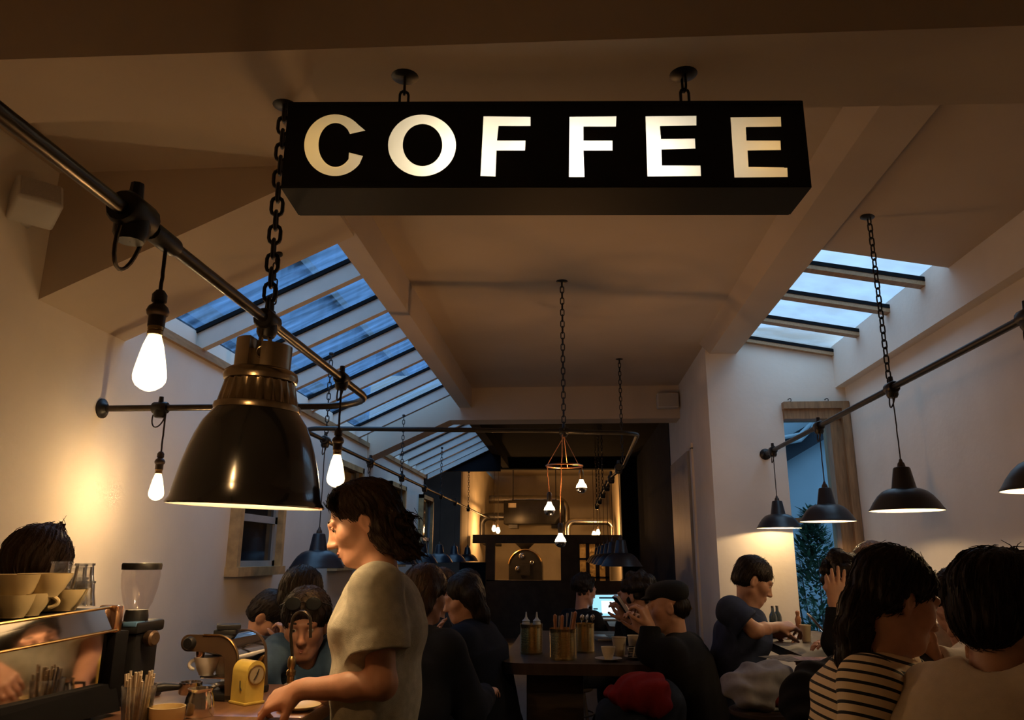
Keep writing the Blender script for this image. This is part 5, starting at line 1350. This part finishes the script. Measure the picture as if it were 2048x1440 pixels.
    if hairfn:
        H = Solid(); hairfn(H, hc, R, s * head_size)
        ho = solid_obj('hair', H, hh or h, hair, t, hair_disp(hc, R, hair_amp, 38, int(hc[0] * 50)), None, base)
        if strap: strands(ho, hc - np.array(base), R, strap, hair)
    if face:
        face(t, base, hc, R, s * head_size)
    return t, base, R
M['darkcloth'] = cloth('dark_trouser_cloth', (.018, .019, .024))
M['shoe'] = mat('dark_shoe_leather', (.02, .016, .014), .5)
def cap_hair(front=.060, pad=.012, width=1.0, nape=-.062):
    """short hair: a cap over the skull, cut back from the face"""
    def f(H, c, R, s):
        L = lambda x, y, z: c + R @ (np.array((x, y, z)) * s)
        H.ell(L(0, -.014, .040), np.array((.0745 * width + pad, .093 + pad, .080 + pad * 1.1)) * s, R, .02)
        H.ell(L(0, -.050, -.015), np.array((.066 * width + pad, .055 + pad, .062)) * s, R, .03)
        H.ell(L(0, front + .055, -.050), np.array((.085, .075, .105)) * s, R, .012, 'o')
        H.ell(L(0, .030, -.105), np.array((.12, .085, .090)) * s, R, .012, 'o')
        H.ell(L(0, -.05, nape - .10), np.array((.15, .15, .10)) * s, R, .016, 'o')
        for x in (-1, 1):
            H.ell(L(x * .082, -.008, -.014), np.array((.018, .027, .036)) * s, R, .01, 'o')
            H.ell(L(x * .088, .040, -.045), np.array((.032, .046, .058)) * s, R, .012, 'o')
    return f

# ================================================================== the barista
def barista():
    Y = 2.32
    c = atY(724, 1041, Y); R0 = vn((-.90, -.20, -.35))
    def hair(H, c, R, s):
        L = lambda x, y, z: c + R @ (np.array((x, y, z)) * s)
        H.ell(L(0, -.020, .041), np.array((.085, .103, .082)) * s, R, .02)
        H.ell(L(0, .028, .060), np.array((.070, .060, .056)) * s, R, .02)
        H.ell(L(0, -.062, -.020), np.array((.082, .066, .085)) * s, R, .03)
        for x in (-1, 1):
            H.cone(L(x * .070, -.020, .030), L(x * .070, -.045, -.090), .026 * s, .024 * s, .02)
            H.cone(L(x * .060, -.055, -.060), L(x * .052, -.085, -.135), .032 * s, .022 * s, .03)
        H.cone(L(0, -.085, -.060), L(0, -.115, -.125), .050 * s, .026 * s, .03)
        # flicked ends
        r = random.Random(2)
        for i in range(46):
            x = r.uniform(-.078, .078); z = r.uniform(-.15, -.02); y = -.085 - .05 * (1 - abs(x) / .09) + r.uniform(-.01, .015)
            p = L(x, y + .035, z + .06); q = L(x * 1.08, y, z); e = L(x * 1.18, y - r.uniform(.012, .034), z + r.uniform(-.035, .012))
            H.cone(p, q, .012 * s, .008 * s, .006); H.cone(q, e, .008 * s, .0018, .004)
        # the face and the ears stay free
        H.ell(L(0, .118, -.036), np.array((.100, .080, .116)) * s, R, .012, 'o')
        H.ell(L(0, .050, -.115), np.array((.062, .085, .095)) * s, R, .014, 'o')
        for x in (-1, 1):
            H.ell(L(x * .085, .040, -.050), np.array((.030, .050, .052)) * s, R, .012, 'o')
            H.ell(L(x * .088, -.004, -.012), np.array((.022, .022, .031)) * s, R, .008, 'o')
    def face(t, base, c, R, s):
        L = lambda x, y, z: Vector(c + R @ (np.array((x, y, z)) * s)) - base
        for x in (-1, 1):
            e = obj('eye', MB().sphere(L(x * .031, .0765, .001), .0122, 14, 10), 'eyewhite', t)
            obj('iris', MB().sphere(L(x * .031, .0835, -.0015), .0066, 12, 8), 'iris', e)
            lid = MB().tube([L(x * (.031 + .0135 * math.sin(a)), .0765 + .0125 * math.cos(a), .0045) for a in [-1.0 + .25 * k for k in range(9)]], .0042, 6)
            obj('eyelid', lid, 'skin', e)
            obj('eyebrow', MB().tube([L(x * .012, .0935, .0215), L(x * .026, .092, .0262), L(x * .040, .0835, .0255), L(x * .050, .074, .019)], [.003, .0042, .0038, .0015], 6), 'hairdark', t)
        obj('lips', MB().tube([L(-.019, .0865, -.0725), L(-.009, .0945, -.0685), L(0, .0965, -.0695), L(.009, .0945, -.0685), L(.019, .0865, -.0725)], [.0012, .0038, .0042, .0038, .0012], 8)
            .tube([L(-.016, .0865, -.0745), L(0, .0945, -.0780), L(.016, .0865, -.0745)], [.0012, .0048, .0012], 8), 'lip', t)
    px = lambda x, y, Yq: np.array(atY(x, y, Yq))
    neck = px(764, 1152, Y); pelvis = px(742, 1560, Y)
    J = dict(pelvis=pelvis, neck=neck, head=c,
             sh_l=px(752, 1182, Y - .165), el_l=px(764, 1368, Y - .20), wr_l=px(598, 1380, Y - .16),
             sh_r=px(760, 1190, Y + .165), el_r=px(735, 1350, Y + .21), wr_r=px(628, 1402, Y + .10))
    hands = dict(l=dict(fwd=px(540, 1405, Y - .15) - px(598, 1380, Y - .16), palm=(-.25, .45, -.8), side=1, curl=(.55, .62, .7, .8), thumb=.5, spread=.06),
                 r=dict(fwd=(-.9, -.2, -.35), palm=(-.1, -.6, -.8), side=-1, curl=(.4, .5, .6, .7)))
    M['hairbarista'] = mat_hair('chestnut_hair', (.024, .0135, .009))
    M['tee'] = cloth('heather_grey_tee', (.42, .41, .34), .35, 500, .14)
    t, base, R = person('standing barista in a grey-green T-shirt with chin-length brown hair, reaching over the counter', J, size=1.0, skin='skin', hair='hairbarista', hairfn=hair,
                        shirt='tee', sleeve='short', h=.0042, fold=.0045, seated=False, hd=R0, face=face, hands=hands, facing=PI, shirt_pad=.020, hh=.0034, hair_amp=.0026, strap=900, girth=1.04)
    return t
barista()

# ================================================================== the other guests
px3 = lambda x, y, Y: np.array(atY(x, y, Y))
def sit(label, hx, hy, Y, deg, hd=None, lean=.12, s=1.0, shirt='navy', arms=None, side=0.0, **kw):
    hc = px3(hx, hy, Y); a = math.radians(deg); F = np.array((math.cos(a), math.sin(a), 0)); Rt = np.array((F[1], -F[0], 0))
    if hd is None: hd = F * 1.0 + np.array((0, 0, -.25))
    hd = vn(hd)
    nk = hc - np.array((0, 0, .165)) * s - F * .035 * s
    pel = nk - F * lean - np.array((0, 0, .50)) * s + Rt * side
    J = dict(pelvis=pel, neck=nk, head=hc); up = vn(nk - pel)
    for sd, sg in (('l', -1), ('r', 1)):
        sh = nk + Rt * sg * .185 * s - up * .06 * s; J['sh_' + sd] = sh
        el = sh + F * .13 * s + Rt * sg * .03 - np.array((0, 0, .245)) * s; J['el_' + sd] = el
        J['wr_' + sd] = el + F * .20 * s - Rt * sg * .09 + np.array((0, 0, .02))
    if arms: J.update({k: np.array(v, float) for k, v in arms.items()})
    kw.setdefault('hairfn', cap_hair()); kw.setdefault('h', .008)
    t, b, R = person(label, J, size=s, shirt=shirt, hd=hd, facing=a, **kw)
    if pel[2] - .12 > .4:
        stool(stool_label(label), pel[0], pel[1], pel[2] - .10) if not kw.get('nostool') else None
    return J, R, t, b
def stool_label(l):
    w = l.split(); n = next((i for i, x in enumerate(w) if x in ('facing','leaning','holding','propping','with') and i > 3), len(w)); return ' '.join(['stool under the'] + (w[:n] if n <= 9 else w[:9])).replace(',', '')
M['navy'] = cloth('navy_cloth', (.008, .011, .020)); M['navytee'] = cloth('navy_tee', (.030, .042, .090)); M['black'] = cloth('black_cloth', (.007, .007, .008))
M['charcoal'] = cloth('charcoal_wool', (.014, .015, .017)); M['denim'] = cloth('denim_shirt', (.040, .080, .150)); M['paleblue'] = cloth('pale_blue_shirt', (.36, .42, .52))
M['whiteshirt'] = cloth('white_shirt', (.62, .58, .55)); M['taupe'] = cloth('taupe_tee', (.64, .53, .42), var=.06)
def long_hair(L_=.20, vol=.0, tie=False, front=.060):
    base = cap_hair(front, pad=.016)
    def f(H, c, R, s):
        L = lambda x, y, z: c + R @ (np.array((x, y, z)) * s)
        base(H, c, R, s)
        for x in (-1, 0, 1):
            H.cone(L(x * .062, -.045, .0), L(x * .060, -.075, -.06 - L_ * .5), (.045 + vol) * s, .042 * s, .03); H.cone(L(x * .060, -.075, -.06 - L_ * .5), L(x * .05, -.08, -.06 - L_), .042 * s, .020 * s, .03)
    return f
def curly_hair(pad=.030, seed=1, bun=None):
    def f(H, c, R, s):
        L = lambda x, y, z: c + R @ (np.array((x, y, z)) * s)
        r = random.Random(seed)
        H.ell(L(0, -.030, .045), np.array((.088, .098, .090)) * s, R, .02)
        for i in range(90):
            v = np.array((r.gauss(0, 1), r.gauss(-.35, 1), r.gauss(.35, .8))); v /= np.linalg.norm(v)
            if v[1] > .62 and v[2] < .55: continue
            p = L(v[0] * (.078 + pad * .6), -.022 + v[1] * (.095 + pad * .5), .035 + v[2] * (.088 + pad * .5)); H.ell(p, np.array((.022, .022, .022)) * s * r.uniform(.7, 1.2), None, .010)
        if bun: H.ell(L(*bun), np.array((.045, .045, .040)) * s, R, .012)
        H.ell(L(0, .125, -.052), np.array((.082, .075, .100)) * s, R, .012, 'o')
    return f
# --- behind the espresso machine
def topknot(H, c, R, s):
    L = lambda x, y, z: c + R @ (np.array((x, y, z)) * s)
    cap_hair(pad=.018)(H, c, R, s)
    H.ell(L(0, -.030, .030), np.array((.098, .108, .090)) * s, R, .02)
    H.ell(L(.015, -.020, .125), np.array((.035, .034, .022)) * s, R, .015)
    for dx, dz in ((.045, .150), (-.02, .148), (.03, .158)): H.cone(L(.012, -.02, .125), L(dx, -.015, dz), .012 * s, .004, .008)
    for x in (-1, 1):
        H.cone(L(x * .080, -.02, .03), L(x * .090, .01, -.10), .028 * s, .012 * s, .02)
J, R, t, b = sit('person with loosely tied brown hair bending down behind the espresso machine', 74, 1130, 2.62, 80, (.05, .9, -.5), .25, shirt='black', hairfn=topknot, hair='hairbrown', sleeve='long', h=.008, hh=.004, seated=False, nostool=True,
                 arms=dict(el_l=px3(20, 1400, 2.65), wr_l=px3(40, 1440, 2.9), el_r=px3(180, 1410, 2.65), wr_r=px3(150, 1440, 2.9))) if False else (None,) * 4
def stander(label, hx, hy, Y, deg, hd, lean=.15, drop=.52, **kw):
    hc = px3(hx, hy, Y); a = math.radians(deg); F = np.array((math.cos(a), math.sin(a), 0)); Rt = np.array((F[1], -F[0], 0))
    s = kw.pop('s', 1.0)
    nk = hc - np.array((0, 0, .165)) * s - F * .035 * s; pel = nk - F * lean - np.array((0, 0, drop))
    J = dict(pelvis=pel, neck=nk, head=hc); up = vn(nk - pel)
    for sd, sg in (('l', -1), ('r', 1)):
        sh = nk + Rt * sg * .185 * s - up * .06 * s; J['sh_' + sd] = sh; el = sh + F * .10 + Rt * sg * .04 - np.array((0, 0, .26)); J['el_' + sd] = el; J['wr_' + sd] = el + F * .22 - np.array((0, 0, .03))
    J.update(kw.pop('arms', {}))
    kw.setdefault('h', .008)
    return person(label, J, size=s, hd=vn(hd), facing=a, seated=False, **kw)
stander('person with loosely tied brown hair bending down behind the espresso machine', 75, 1136, 2.52, 85, (.05, .9, -.35), .16, shirt='black', hair='hairbrown', hairfn=topknot, hh=.004, hair_amp=.004, strap=500)

# --- beyond the coffee bar
def sunglasses_face(t, base, c, R, s):
    L = lambda x, y, z: Vector(c + R @ (np.array((x, y, z)) * s)) - base
    for x in (-1, 1):
        e = obj('eye', MB().sphere(L(x * .031, .0765, .001), .0122, 12, 8), 'eyewhite', t); obj('iris', MB().sphere(L(x * .031, .0835, -.001), .0066, 10, 6), 'iris', e)
        obj('eyebrow', MB().tube([L(x * .012, .0935, .0215), L(x * .028, .092, .026), L(x * .050, .076, .020)], [.003, .0044, .0018], 6), 'hairdark', t)
    obj('lips', MB().tube([L(-.019, .0865, -.073), L(0, .096, -.070), L(.019, .0865, -.073)], [.0015, .0050, .0015], 8).tube([L(-.016, .0865, -.075), L(0, .0945, -.0790), L(.016, .0865, -.075)], [.0012, .0052, .0012], 8), 'lip', t)
def glasses(label, c, R, s):
    L = lambda x, y, z: Vector(c + R @ (np.array((x, y, z)) * s))
    o = L(0, .06, .10); t = thing('sunglasses', label, 'glasses', o)
    for x in (-1, 1):
        pts = [L(x * .036 + .027 * math.cos(a), .080 - .012 * math.sin(a) * .6, .092 + .021 * math.sin(a)) - o for a in [2 * PI * i / 20 for i in range(20)]]
        m = MB(); m.add([p for p in pts] + [p + Vector(R @ np.array((0, .004, .002))) for p in pts], [tuple(range(20)), tuple(range(39, 19, -1))] + [((i + 1) % 20, i, i + 20, (i + 1) % 20 + 20) for i in range(20)])
        obj('lens', m, 'nightpane', t); obj('rim', MB().tube(pts, .0022, 6, closed=True), 'blackplastic', t)
        obj('temple', MB().tube([L(x * .064, .076, .096) - o, L(x * .090, .03, .075) - o, L(x * .092, -.03, .045) - o], .0025, 6), 'blackplastic', t)
    obj('bridge', MB().tube([L(-.010, .084, .096) - o, L(0, .088, .100) - o, L(.010, .084, .096) - o], .0025, 6), 'blackplastic', t)
J, R, t, b = sit('man in a dark denim shirt with sunglasses pushed up on his hair, looking down', 611, 1248, 3.02, -62, (.20, -1, -.18), .10, shirt='denim', h=.005, hairfn=cap_hair(front=.066, pad=.020), face=sunglasses_face, skin='skindark',
                 hh=.005, arms=dict(sh_r=px3(560, 1305, 2.98), el_r=px3(520, 1345, 2.82), wr_r=px3(548, 1392, 2.86), sh_l=px3(668, 1312, 3.1), el_l=px3(690, 1390, 3.0), wr_l=px3(650, 1402, 2.86)))
glasses('black sunglasses pushed up on the dark hair behind the tap', J['head'], R, 1.04)
sit('boy in a pale blue shirt with his head bowed onto his fist', 538, 1234, 4.05, 20, (.75, .0, -.62), .18, 1.02, 'paleblue', hh=.006,
    arms=dict(sh_r=px3(500, 1290, 3.98), el_r=px3(548, 1330, 3.88), wr_r=px3(575, 1290, 3.92), sh_l=px3(560, 1300, 4.2), el_l=px3(590, 1330, 4.15), wr_l=px3(586, 1300, 4.05)),
    hands=dict(r=dict(fwd=(-.25, .1, .9), palm=(-.8, .2, .2), side=1, curl=(1.1, 1.15, 1.2, 1.2)), l=dict(fwd=(-.2, 0, .9), palm=(-.6, -.4, 0), side=-1, curl=(1, 1, 1, 1))))
sit('dark-haired person half hidden behind the man with sunglasses', 603, 1194, 3.50, 100, (.1, 1, -.1), .02, shirt='charcoal', hairfn=cap_hair(pad=.018), hh=.006)

# --- the dark group left of the communal table
sit('person in a dark jacket with light-streaked hair, just right of the barista', 852, 1188, 3.60, 55, (.6, .8, -.2), .10, shirt='navy', shirt_pad=.03, hair='hairbrown', hairfn=long_hair(.02), girth=1.1)
sit('person in a big hooded navy coat facing left at the communal table', 926, 1196, 4.30, 170, (-1, -.25, -.25), .14, shirt='navy', shirt_pad=.045, girth=1.2, hairfn=long_hair(.10, .012), skin='skin',
    arms=dict(wr_l=px3(872, 1300, 4.1), wr_r=px3(880, 1290, 4.45)))
sit('grey-haired person behind the light-streaked hair, facing right', 884, 1178, 4.9, 0, (1, .1, -.1), .05, shirt='charcoal', hair='hairmid', hairfn=cap_hair(), skin='skin')
sit('dark-haired person at the back of the group, in front of the yellow reveal', 932, 1176, 5.6, 190, (-1, .1, -.2), .06, shirt='black', hairfn=cap_hair())
# --- right of the communal table
def flat_cap(H, c, R, s):
    L = lambda x, y, z: c + R @ (np.array((x, y, z)) * s)
    H.ell(L(0, -.060, -.010), np.array((.080, .055, .060)) * s, R, .02)
    H.ell(L(0, .10, -.06), np.array((.12, .10, .10)) * s, R, .01, 'o')
J, R, t, b = sit('man in a flat cap and black jacket with his fist at his chin', 1335, 1212, 4.25, 158, (-1, .12, -.15), .16, shirt='black', hairfn=flat_cap, skin='skin', shirt_pad=.025, h=.006, girth=1.12,
    arms=dict(el_l=px3(1300, 1300, 4.12), wr_l=px3(1300, 1252, 4.15), el_r=px3(1322, 1300, 4.45), wr_r=px3(1285, 1262, 4.45)),
    hands=dict(l=dict(fwd=(-.35, .1, .9), palm=(-.7, .5, -.2), side=1, curl=(.8, .9, 1.0, 1.1), spread=.08), r=dict(fwd=(-.4, 0, .9), palm=(-.6, -.6, 0), side=-1, curl=(.8, .9, 1, 1.1))))
Hc = Solid(); c_ = J['head']; L = lambda x, y, z: c_ + R @ np.array((x, y, z))
Hc.ell(L(0, -.010, .078), (.088, .112, .052), R, .02); Hc.ell(L(0, -.045, .055), (.086, .078, .055), R, .02); Hc.ell(L(0, .090, .052), (.060, .045, .010), R, .025)
Hc.ell(L(0, .03, -.05), (.15, .15, .075), R, .008, 'o')
k_ = thing('flat_cap', 'dark flat cap worn by the man with his fist at his chin', 'cap', Vector(L(0, 0, .09)))
solid_obj('cap', Hc, .006, 'charcoal', k_, None, None, np.array(k_.location))
J, R, t, b = sit('dark-haired person holding up a small book at the communal table', 1271, 1190, 5.3, 165, (-.85, .5, -.1), .18, 1.08, shirt='black', hairfn=curly_hair(.012, 3), skin='skindark', h=.006,
    arms=dict(sh_l=px3(1266, 1258, 5.13), el_l=px3(1275, 1290, 5.02), wr_l=px3(1259, 1240, 4.98), el_r=px3(1245, 1285, 5.4), wr_r=px3(1245, 1240, 5.4)),
    hands=dict(l=dict(fwd=(-.5, 0, .85), palm=(-.5, .6, -.3), side=1, curl=(.7, .8, .9, 1.0)), r=dict(fwd=(.1, -.1, 1), palm=(-.6, -.5, 0), side=-1, curl=(.2, .3, .4, .5))))
wp = px3(1245, 1214, 4.97); bk = thing('small_book', 'small pale book held up by the dark-haired reader', 'book', Vector(wp)); bk.rotation_euler = (0, math.radians(-33), math.radians(12))
obj('cover', MB().box(-.011, .011, -.055, .055, -.075, .075), 'charcoal', bk, False); obj('pages', MB().box(-.009, .009, -.056, .052, -.073, .0765), 'napkin', bk, False)
sit('silhouetted person at the far side of the communal table, before the paned door', 1170, 1180, 6.9, 35, (.75, .6, -.2), .10, shirt='black', hairfn=curly_hair(.010, 5), skin='skindark')
# --- the man in blue by the door
def profile_face(t, base, c, R, s):
    L = lambda x, y, z: Vector(c + R @ (np.array((x, y, z)) * s)) - base
    for x in (-1, 1):
        e = obj('eye', MB().sphere(L(x * .031, .0765, .001), .0120, 12, 8), 'eyewhite', t); obj('iris', MB().sphere(L(x * .031, .0832, -.001), .0066, 10, 6), 'iris', e)
        obj('eyebrow', MB().tube([L(x * .012, .0935, .0215), L(x * .028, .092, .026), L(x * .050, .076, .020)], [.003, .0044, .0018], 6), 'hairdark', t)
    obj('lips', MB().tube([L(-.019, .0865, -.073), L(0, .096, -.070), L(.019, .0865, -.073)], [.0015, .0048, .0015], 8).tube([L(-.016, .0865, -.075), L(0, .0945, -.0790), L(.016, .0865, -.075)], [.0012, .0050, .0012], 8), 'lip', t)
Yj = 4.42
J, R, t, b = sit('man in a navy T-shirt with short dark hair leaning over a plate by the door', 1507, 1160, Yj, 12, (.93, .0, -.42), .20, shirt='navytee', sleeve='short', h=.0055, hh=.005, hairfn=cap_hair(front=.072, pad=.010, nape=-.058), face=profile_face, shirt_pad=.022, skin='skin',
    arms=dict(sh_r=px3(1462, 1222, Yj - .17), el_r=px3(1510, 1262, Yj - .22), wr_r=px3(1554, 1254, Yj - .05), sh_l=px3(1490, 1222, Yj + .17), el_l=px3(1512, 1272, Yj + .26), wr_l=px3(1545, 1262, Yj + .22)),
    hands=dict(r=dict(fwd=(.9, .1, .05), palm=(.1, .5, -.85), side=-1, curl=(.7, .8, .9, 1.0)), l=dict(fwd=(.8, -.3, -.1), palm=(0, -.5, -.8), side=1, curl=(.6, .7, .8, .9))))
# --- right of the bar table
J, R, t, b = sit('curly-haired woman in black propping her head on her raised hand', 1690, 1172, 3.85, 172, (-.92, -.25, -.35), .32, shirt='black', hair='hairdark', hairfn=curly_hair(.022, 8, (.0, -.02, .135)), h=.006, hh=.006, skin='skin',
    arms=dict(sh_l=px3(1735, 1250, 3.68), el_l=px3(1672, 1290, 3.58), wr_l=px3(1672, 1213, 3.60), el_r=px3(1700, 1300, 4.05), wr_r=px3(1670, 1292, 4.0)),
    hands=dict(l=dict(fwd=(.10, .06, 1), palm=(.1, .95, -.1), side=-1, curl=(.10, .12, .15, .2), spread=.10, thumb=.2)))
sit('person with light-streaked hair behind the curly-haired woman', 1746, 1140, 4.55, 120, (-.3, 1, -.2), .08, 1.15, 'charcoal', hair='hairmid', hairfn=long_hair(.12, .010), hh=.006)
# --- white shirt and phone, between the two near heads
J, R, t, b = sit('person in a white shirt holding a phone, mostly hidden behind the near man', 1928, 1215, 2.75, 200, (-.8, -.5, -.4), .06, shirt='whiteshirt', h=.006, fold=.007, shirt_pad=.022,
    arms=dict(sh_l=px3(1990, 1300, 2.6), el_l=px3(1930, 1352, 2.48), wr_l=px3(1866, 1318, 2.45), sh_r=px3(1868, 1292, 2.9), el_r=px3(1850, 1352, 2.85), wr_r=px3(1890, 1350, 2.65)),
    hands=dict(l=dict(fwd=(-.7, -.1, .5), palm=(.4, .5, .7), side=-1, curl=(.7, .8, .9, 1.0))))
ph = thing('mobile_phone', 'dark phone with a bright edge held in front of the white shirt', 'phone', Vector(px3(1846, 1297, 2.44))); ph.rotation_euler = (math.radians(50), math.radians(28), math.radians(20))
obj('body', MB().rbox(-.034, .034, -.068, .068, -.004, .004, .003), 'blackplastic', ph); obj('bezel', MB().rbox(-.035, .035, -.069, .069, -.0025, .0025, .002), 'chrome', ph)

# ================================================================== the two nearest guests on the right
def mat_stripes():
    m, nt, p = _new('striped_jersey')
    a = nt.nodes.new('ShaderNodeAttribute'); a.attribute_name = 'along'
    mu = nt.nodes.new('ShaderNodeMath'); mu.operation = 'MULTIPLY'; mu.inputs[1].default_value = 1 / .0225
    fr = nt.nodes.new('ShaderNodeMath'); fr.operation = 'FRACT'
    lt = nt.nodes.new('ShaderNodeMath'); lt.operation = 'LESS_THAN'; lt.inputs[1].default_value = .31
    mx = nt.nodes.new('ShaderNodeMix'); mx.data_type = 'RGBA'; mx.inputs[6].default_value = (.85, .68, .46, 1); mx.inputs[7].default_value = (.010, .012, .018, 1)
    nt.links.new(a.outputs['Fac'], mu.inputs[0]); nt.links.new(mu.outputs[0], fr.inputs[0]); nt.links.new(fr.outputs[0], lt.inputs[0]); nt.links.new(lt.outputs[0], mx.inputs[0]); nt.links.new(mx.outputs[2], p.inputs['Base Color'])
    p.inputs['Roughness'].default_value = .9; return m
M['stripes'] = mat_stripes()
def ponytail(H, c, R, s):
    L = lambda x, y, z: c + R @ (np.array((x, y, z)) * s)
    H.ell(L(0, -.016, .042), np.array((.083, .103, .088)) * s, R, .02)
    H.ell(L(0, -.046, .000), np.array((.078, .064, .066)) * s, R, .03)
    for x in (-1, 1): H.cone(L(x * .066, .030, .055), L(x * .074, -.055, -.020), .020 * s, .022 * s, .03)
    H.ell(L(0, .112, -.052), np.array((.090, .070, .098)) * s, R, .014, 'o'); H.ell(L(0, .030, -.112), np.array((.11, .075, .072)) * s, R, .014, 'o')
    for x in (-1, 1): H.ell(L(x * .083, -.008, -.016), np.array((.018, .022, .032)) * s, R, .008, 'o')
    # the gathered tail
    P_ = [L(0, -.076, .005), L(0, -.092, -.050), L(-.005, -.088, -.110), L(-.005, -.074, -.180), L(0, -.056, -.250)]; r_ = [.034, .038, .040, .036, .015]
    for i in range(4): H.cone(P_[i], P_[i + 1], r_[i] * s, r_[i + 1] * s, .03)
Ym = 2.10
J, R, t, b = sit('woman in a black-striped cream top with a dark ponytail, leaning right', 1792, 1196, Ym, 18, (.93, .16, -.32), .16, shirt='stripes', sleeve='long', stripes=True, h=.005, hh=.004, hairfn=ponytail, face=profile_face, fold=.004, shirt_pad=.014, strap=600,
    arms=dict(neck=px3(1770, 1322, Ym), pelvis=px3(1712, 1690, Ym), sh_r=px3(1740, 1374, Ym - .16), el_r=px3(1728, 1560, Ym - .20), wr_r=px3(1850, 1600, Ym - .05),
              sh_l=px3(1806, 1362, Ym + .15), el_l=px3(1850, 1480, Ym + .22), wr_l=px3(1900, 1460, Ym + .2)))
def crop(H, c, R, s):
    L = lambda x, y, z: c + R @ (np.array((x, y, z)) * s)
    H.ell(L(0, -.020, .045), np.array((.088, .108, .088)) * s, R, .02); H.ell(L(0, .025, .075), np.array((.076, .075, .052)) * s, R, .02)
    H.ell(L(0, -.062, -.012), np.array((.074, .056, .066)) * s, R, .03)
    r = random.Random(6)
    for i in range(40):
        x = r.uniform(-.04, .04); y = r.uniform(.0, .09); p = L(x, y, .118 - abs(x) * .35 - max(0, y - .02) * .3); q = L(x * 1.1 + r.uniform(-.01, .02), y + r.uniform(.004, .03), .143 - abs(x) * .35 - max(0, y - .02) * .3 + r.uniform(-.012, .008)); H.cone(p, q, .013 * s, .0025, .008)
    H.ell(L(0, .130, -.058), np.array((.095, .080, .105)) * s, R, .014, 'o'); H.ell(L(0, .045, -.112), np.array((.11, .085, .085)) * s, R, .014, 'o')
    for x in (-1, 1): H.ell(L(x * .085, -.006, -.014), np.array((.022, .024, .034)) * s, R, .008, 'o')
Yn = 1.80
J, R, t, b = sit('man in a taupe T-shirt seen from behind at the lower right corner', 2010, 1228, Yn, 50, (.86, .46, -.14), .10, 1.04, 'taupe', sleeve='short', h=.005, hh=.004, hairfn=crop, fold=.005, shirt_pad=.022, hair='hairdark', hair_amp=.003, strap=700,
    arms=dict(neck=px3(2000, 1356, Yn - .02), pelvis=px3(2060, 1800, Yn), sh_l=px3(1884, 1408, Yn + .10), el_l=px3(1850, 1580, Yn + .12), wr_l=px3(1930, 1620, Yn + .30), sh_r=px3(2110, 1390, Yn - .08), el_r=px3(2135, 1500, Yn + .10), wr_r=px3(2044, 1378, Yn + .14)),
    hands=dict(r=dict(fwd=(-.45, .15, .85), palm=(-.6, .55, .1), side=-1, curl=(.9, 1.0, 1.1, 1.1), thumb=.2)))

# ================================================================== coats and bags on the stools
def heap(name, label, cat, pts, m, h=.008, fold=.010, seed=0, group=None, extra=None):
    S = Solid()
    for a, r in pts: S.ell(a, r, None, .05)
    c = np.mean([a for a, r in pts], 0); t = thing(name, label, cat, Vector(c), 0, group)
    solid_obj('cloth', S, h, m, t, folds(fold, seed, 48), None, c); return t, c
M['redcloth'] = cloth('red_jacket_cloth', (.16, .010, .012)); M['greycloth'] = cloth('grey_fleece', (.30, .30, .34)); M['orangelining'] = cloth('rust_lining', (.16, .03, .02)); M['navybag'] = cloth('navy_bag_cloth', (.014, .02, .035))
Yb = 3.95
heap('backpack', 'dark navy backpack under the red jacket below the communal table', 'bag', [(px3(1275, 1440, Yb), (.17, .12, .14)), (px3(1330, 1425, Yb), (.10, .10, .15)), (px3(1240, 1440, Yb), (.12, .10, .10))], 'navybag', .01, .006, 2)
stool('stool carrying the backpack below the communal table', px3(1285, 1440, Yb)[0], Yb, px3(1285, 1440, Yb)[2] - .125)
heap('red_jacket', 'red jacket thrown over the backpack below the communal table', 'jacket', [(px3(1240, 1388, Yb - .03), (.08, .09, .030)), (px3(1282, 1374, Yb - .03), (.10, .11, .055)), (px3(1312, 1385, Yb - .04), (.07, .11, .07)), (px3(1300, 1405, Yb - .10), (.08, .05, .06)), (px3(1262, 1395, Yb - .10), (.08, .05, .04))], 'redcloth', .008, .012, 4)
Yg = 3.75
gt, gc = heap('grey_jacket', 'light grey fleece jacket heaped on a stool beside the man in blue', 'jacket', [(px3(1475, 1372, Yg), (.07, .10, .05)), (px3(1512, 1362, Yg), (.09, .11, .07)), (px3(1550, 1352, Yg), (.07, .10, .055)), (px3(1520, 1390, Yg - .05), (.08, .08, .06)), (px3(1498, 1385, Yg - .05), (.06, .08, .05))], 'greycloth', .007, .014, 6)
heap('rust_scarf', 'rust-red scarf spilling from under the grey fleece jacket', 'scarf', [(px3(1565, 1385, Yg - .02), (.07, .06, .022)), (px3(1588, 1388, Yg), (.06, .07, .04)), (px3(1555, 1400, Yg - .05), (.06, .05, .025))], 'orangelining', .007, .008, 3)
stool('stool under the heaped grey fleece jacket', px3(1530, 1400, Yg)[0], Yg, px3(1530, 1412, Yg)[2] - .01)
M['fillercloth'] = cloth('filler_heap_cloth', (.006, .006, .008))
Yk = 3.34
heap('black_filler_heap', 'black cloth heap added to darken the gap under the near end of the bar table, left of the striped top', 'coat', [(px3(1622, 1372, Yk), (.075, .10, .085)), (px3(1650, 1392, Yk), (.09, .12, .12)), (px3(1612, 1415, Yk), (.10, .12, .10)), (px3(1680, 1360, Yk), (.06, .09, .09))], 'fillercloth', .009, .010, 9)  # added heap, its black covers the lit wall seen below the table
stool('stool added to carry the black cloth heap', px3(1640, 1430, Yk)[0], Yk, px3(1640, 1440, Yk)[2] - .045)
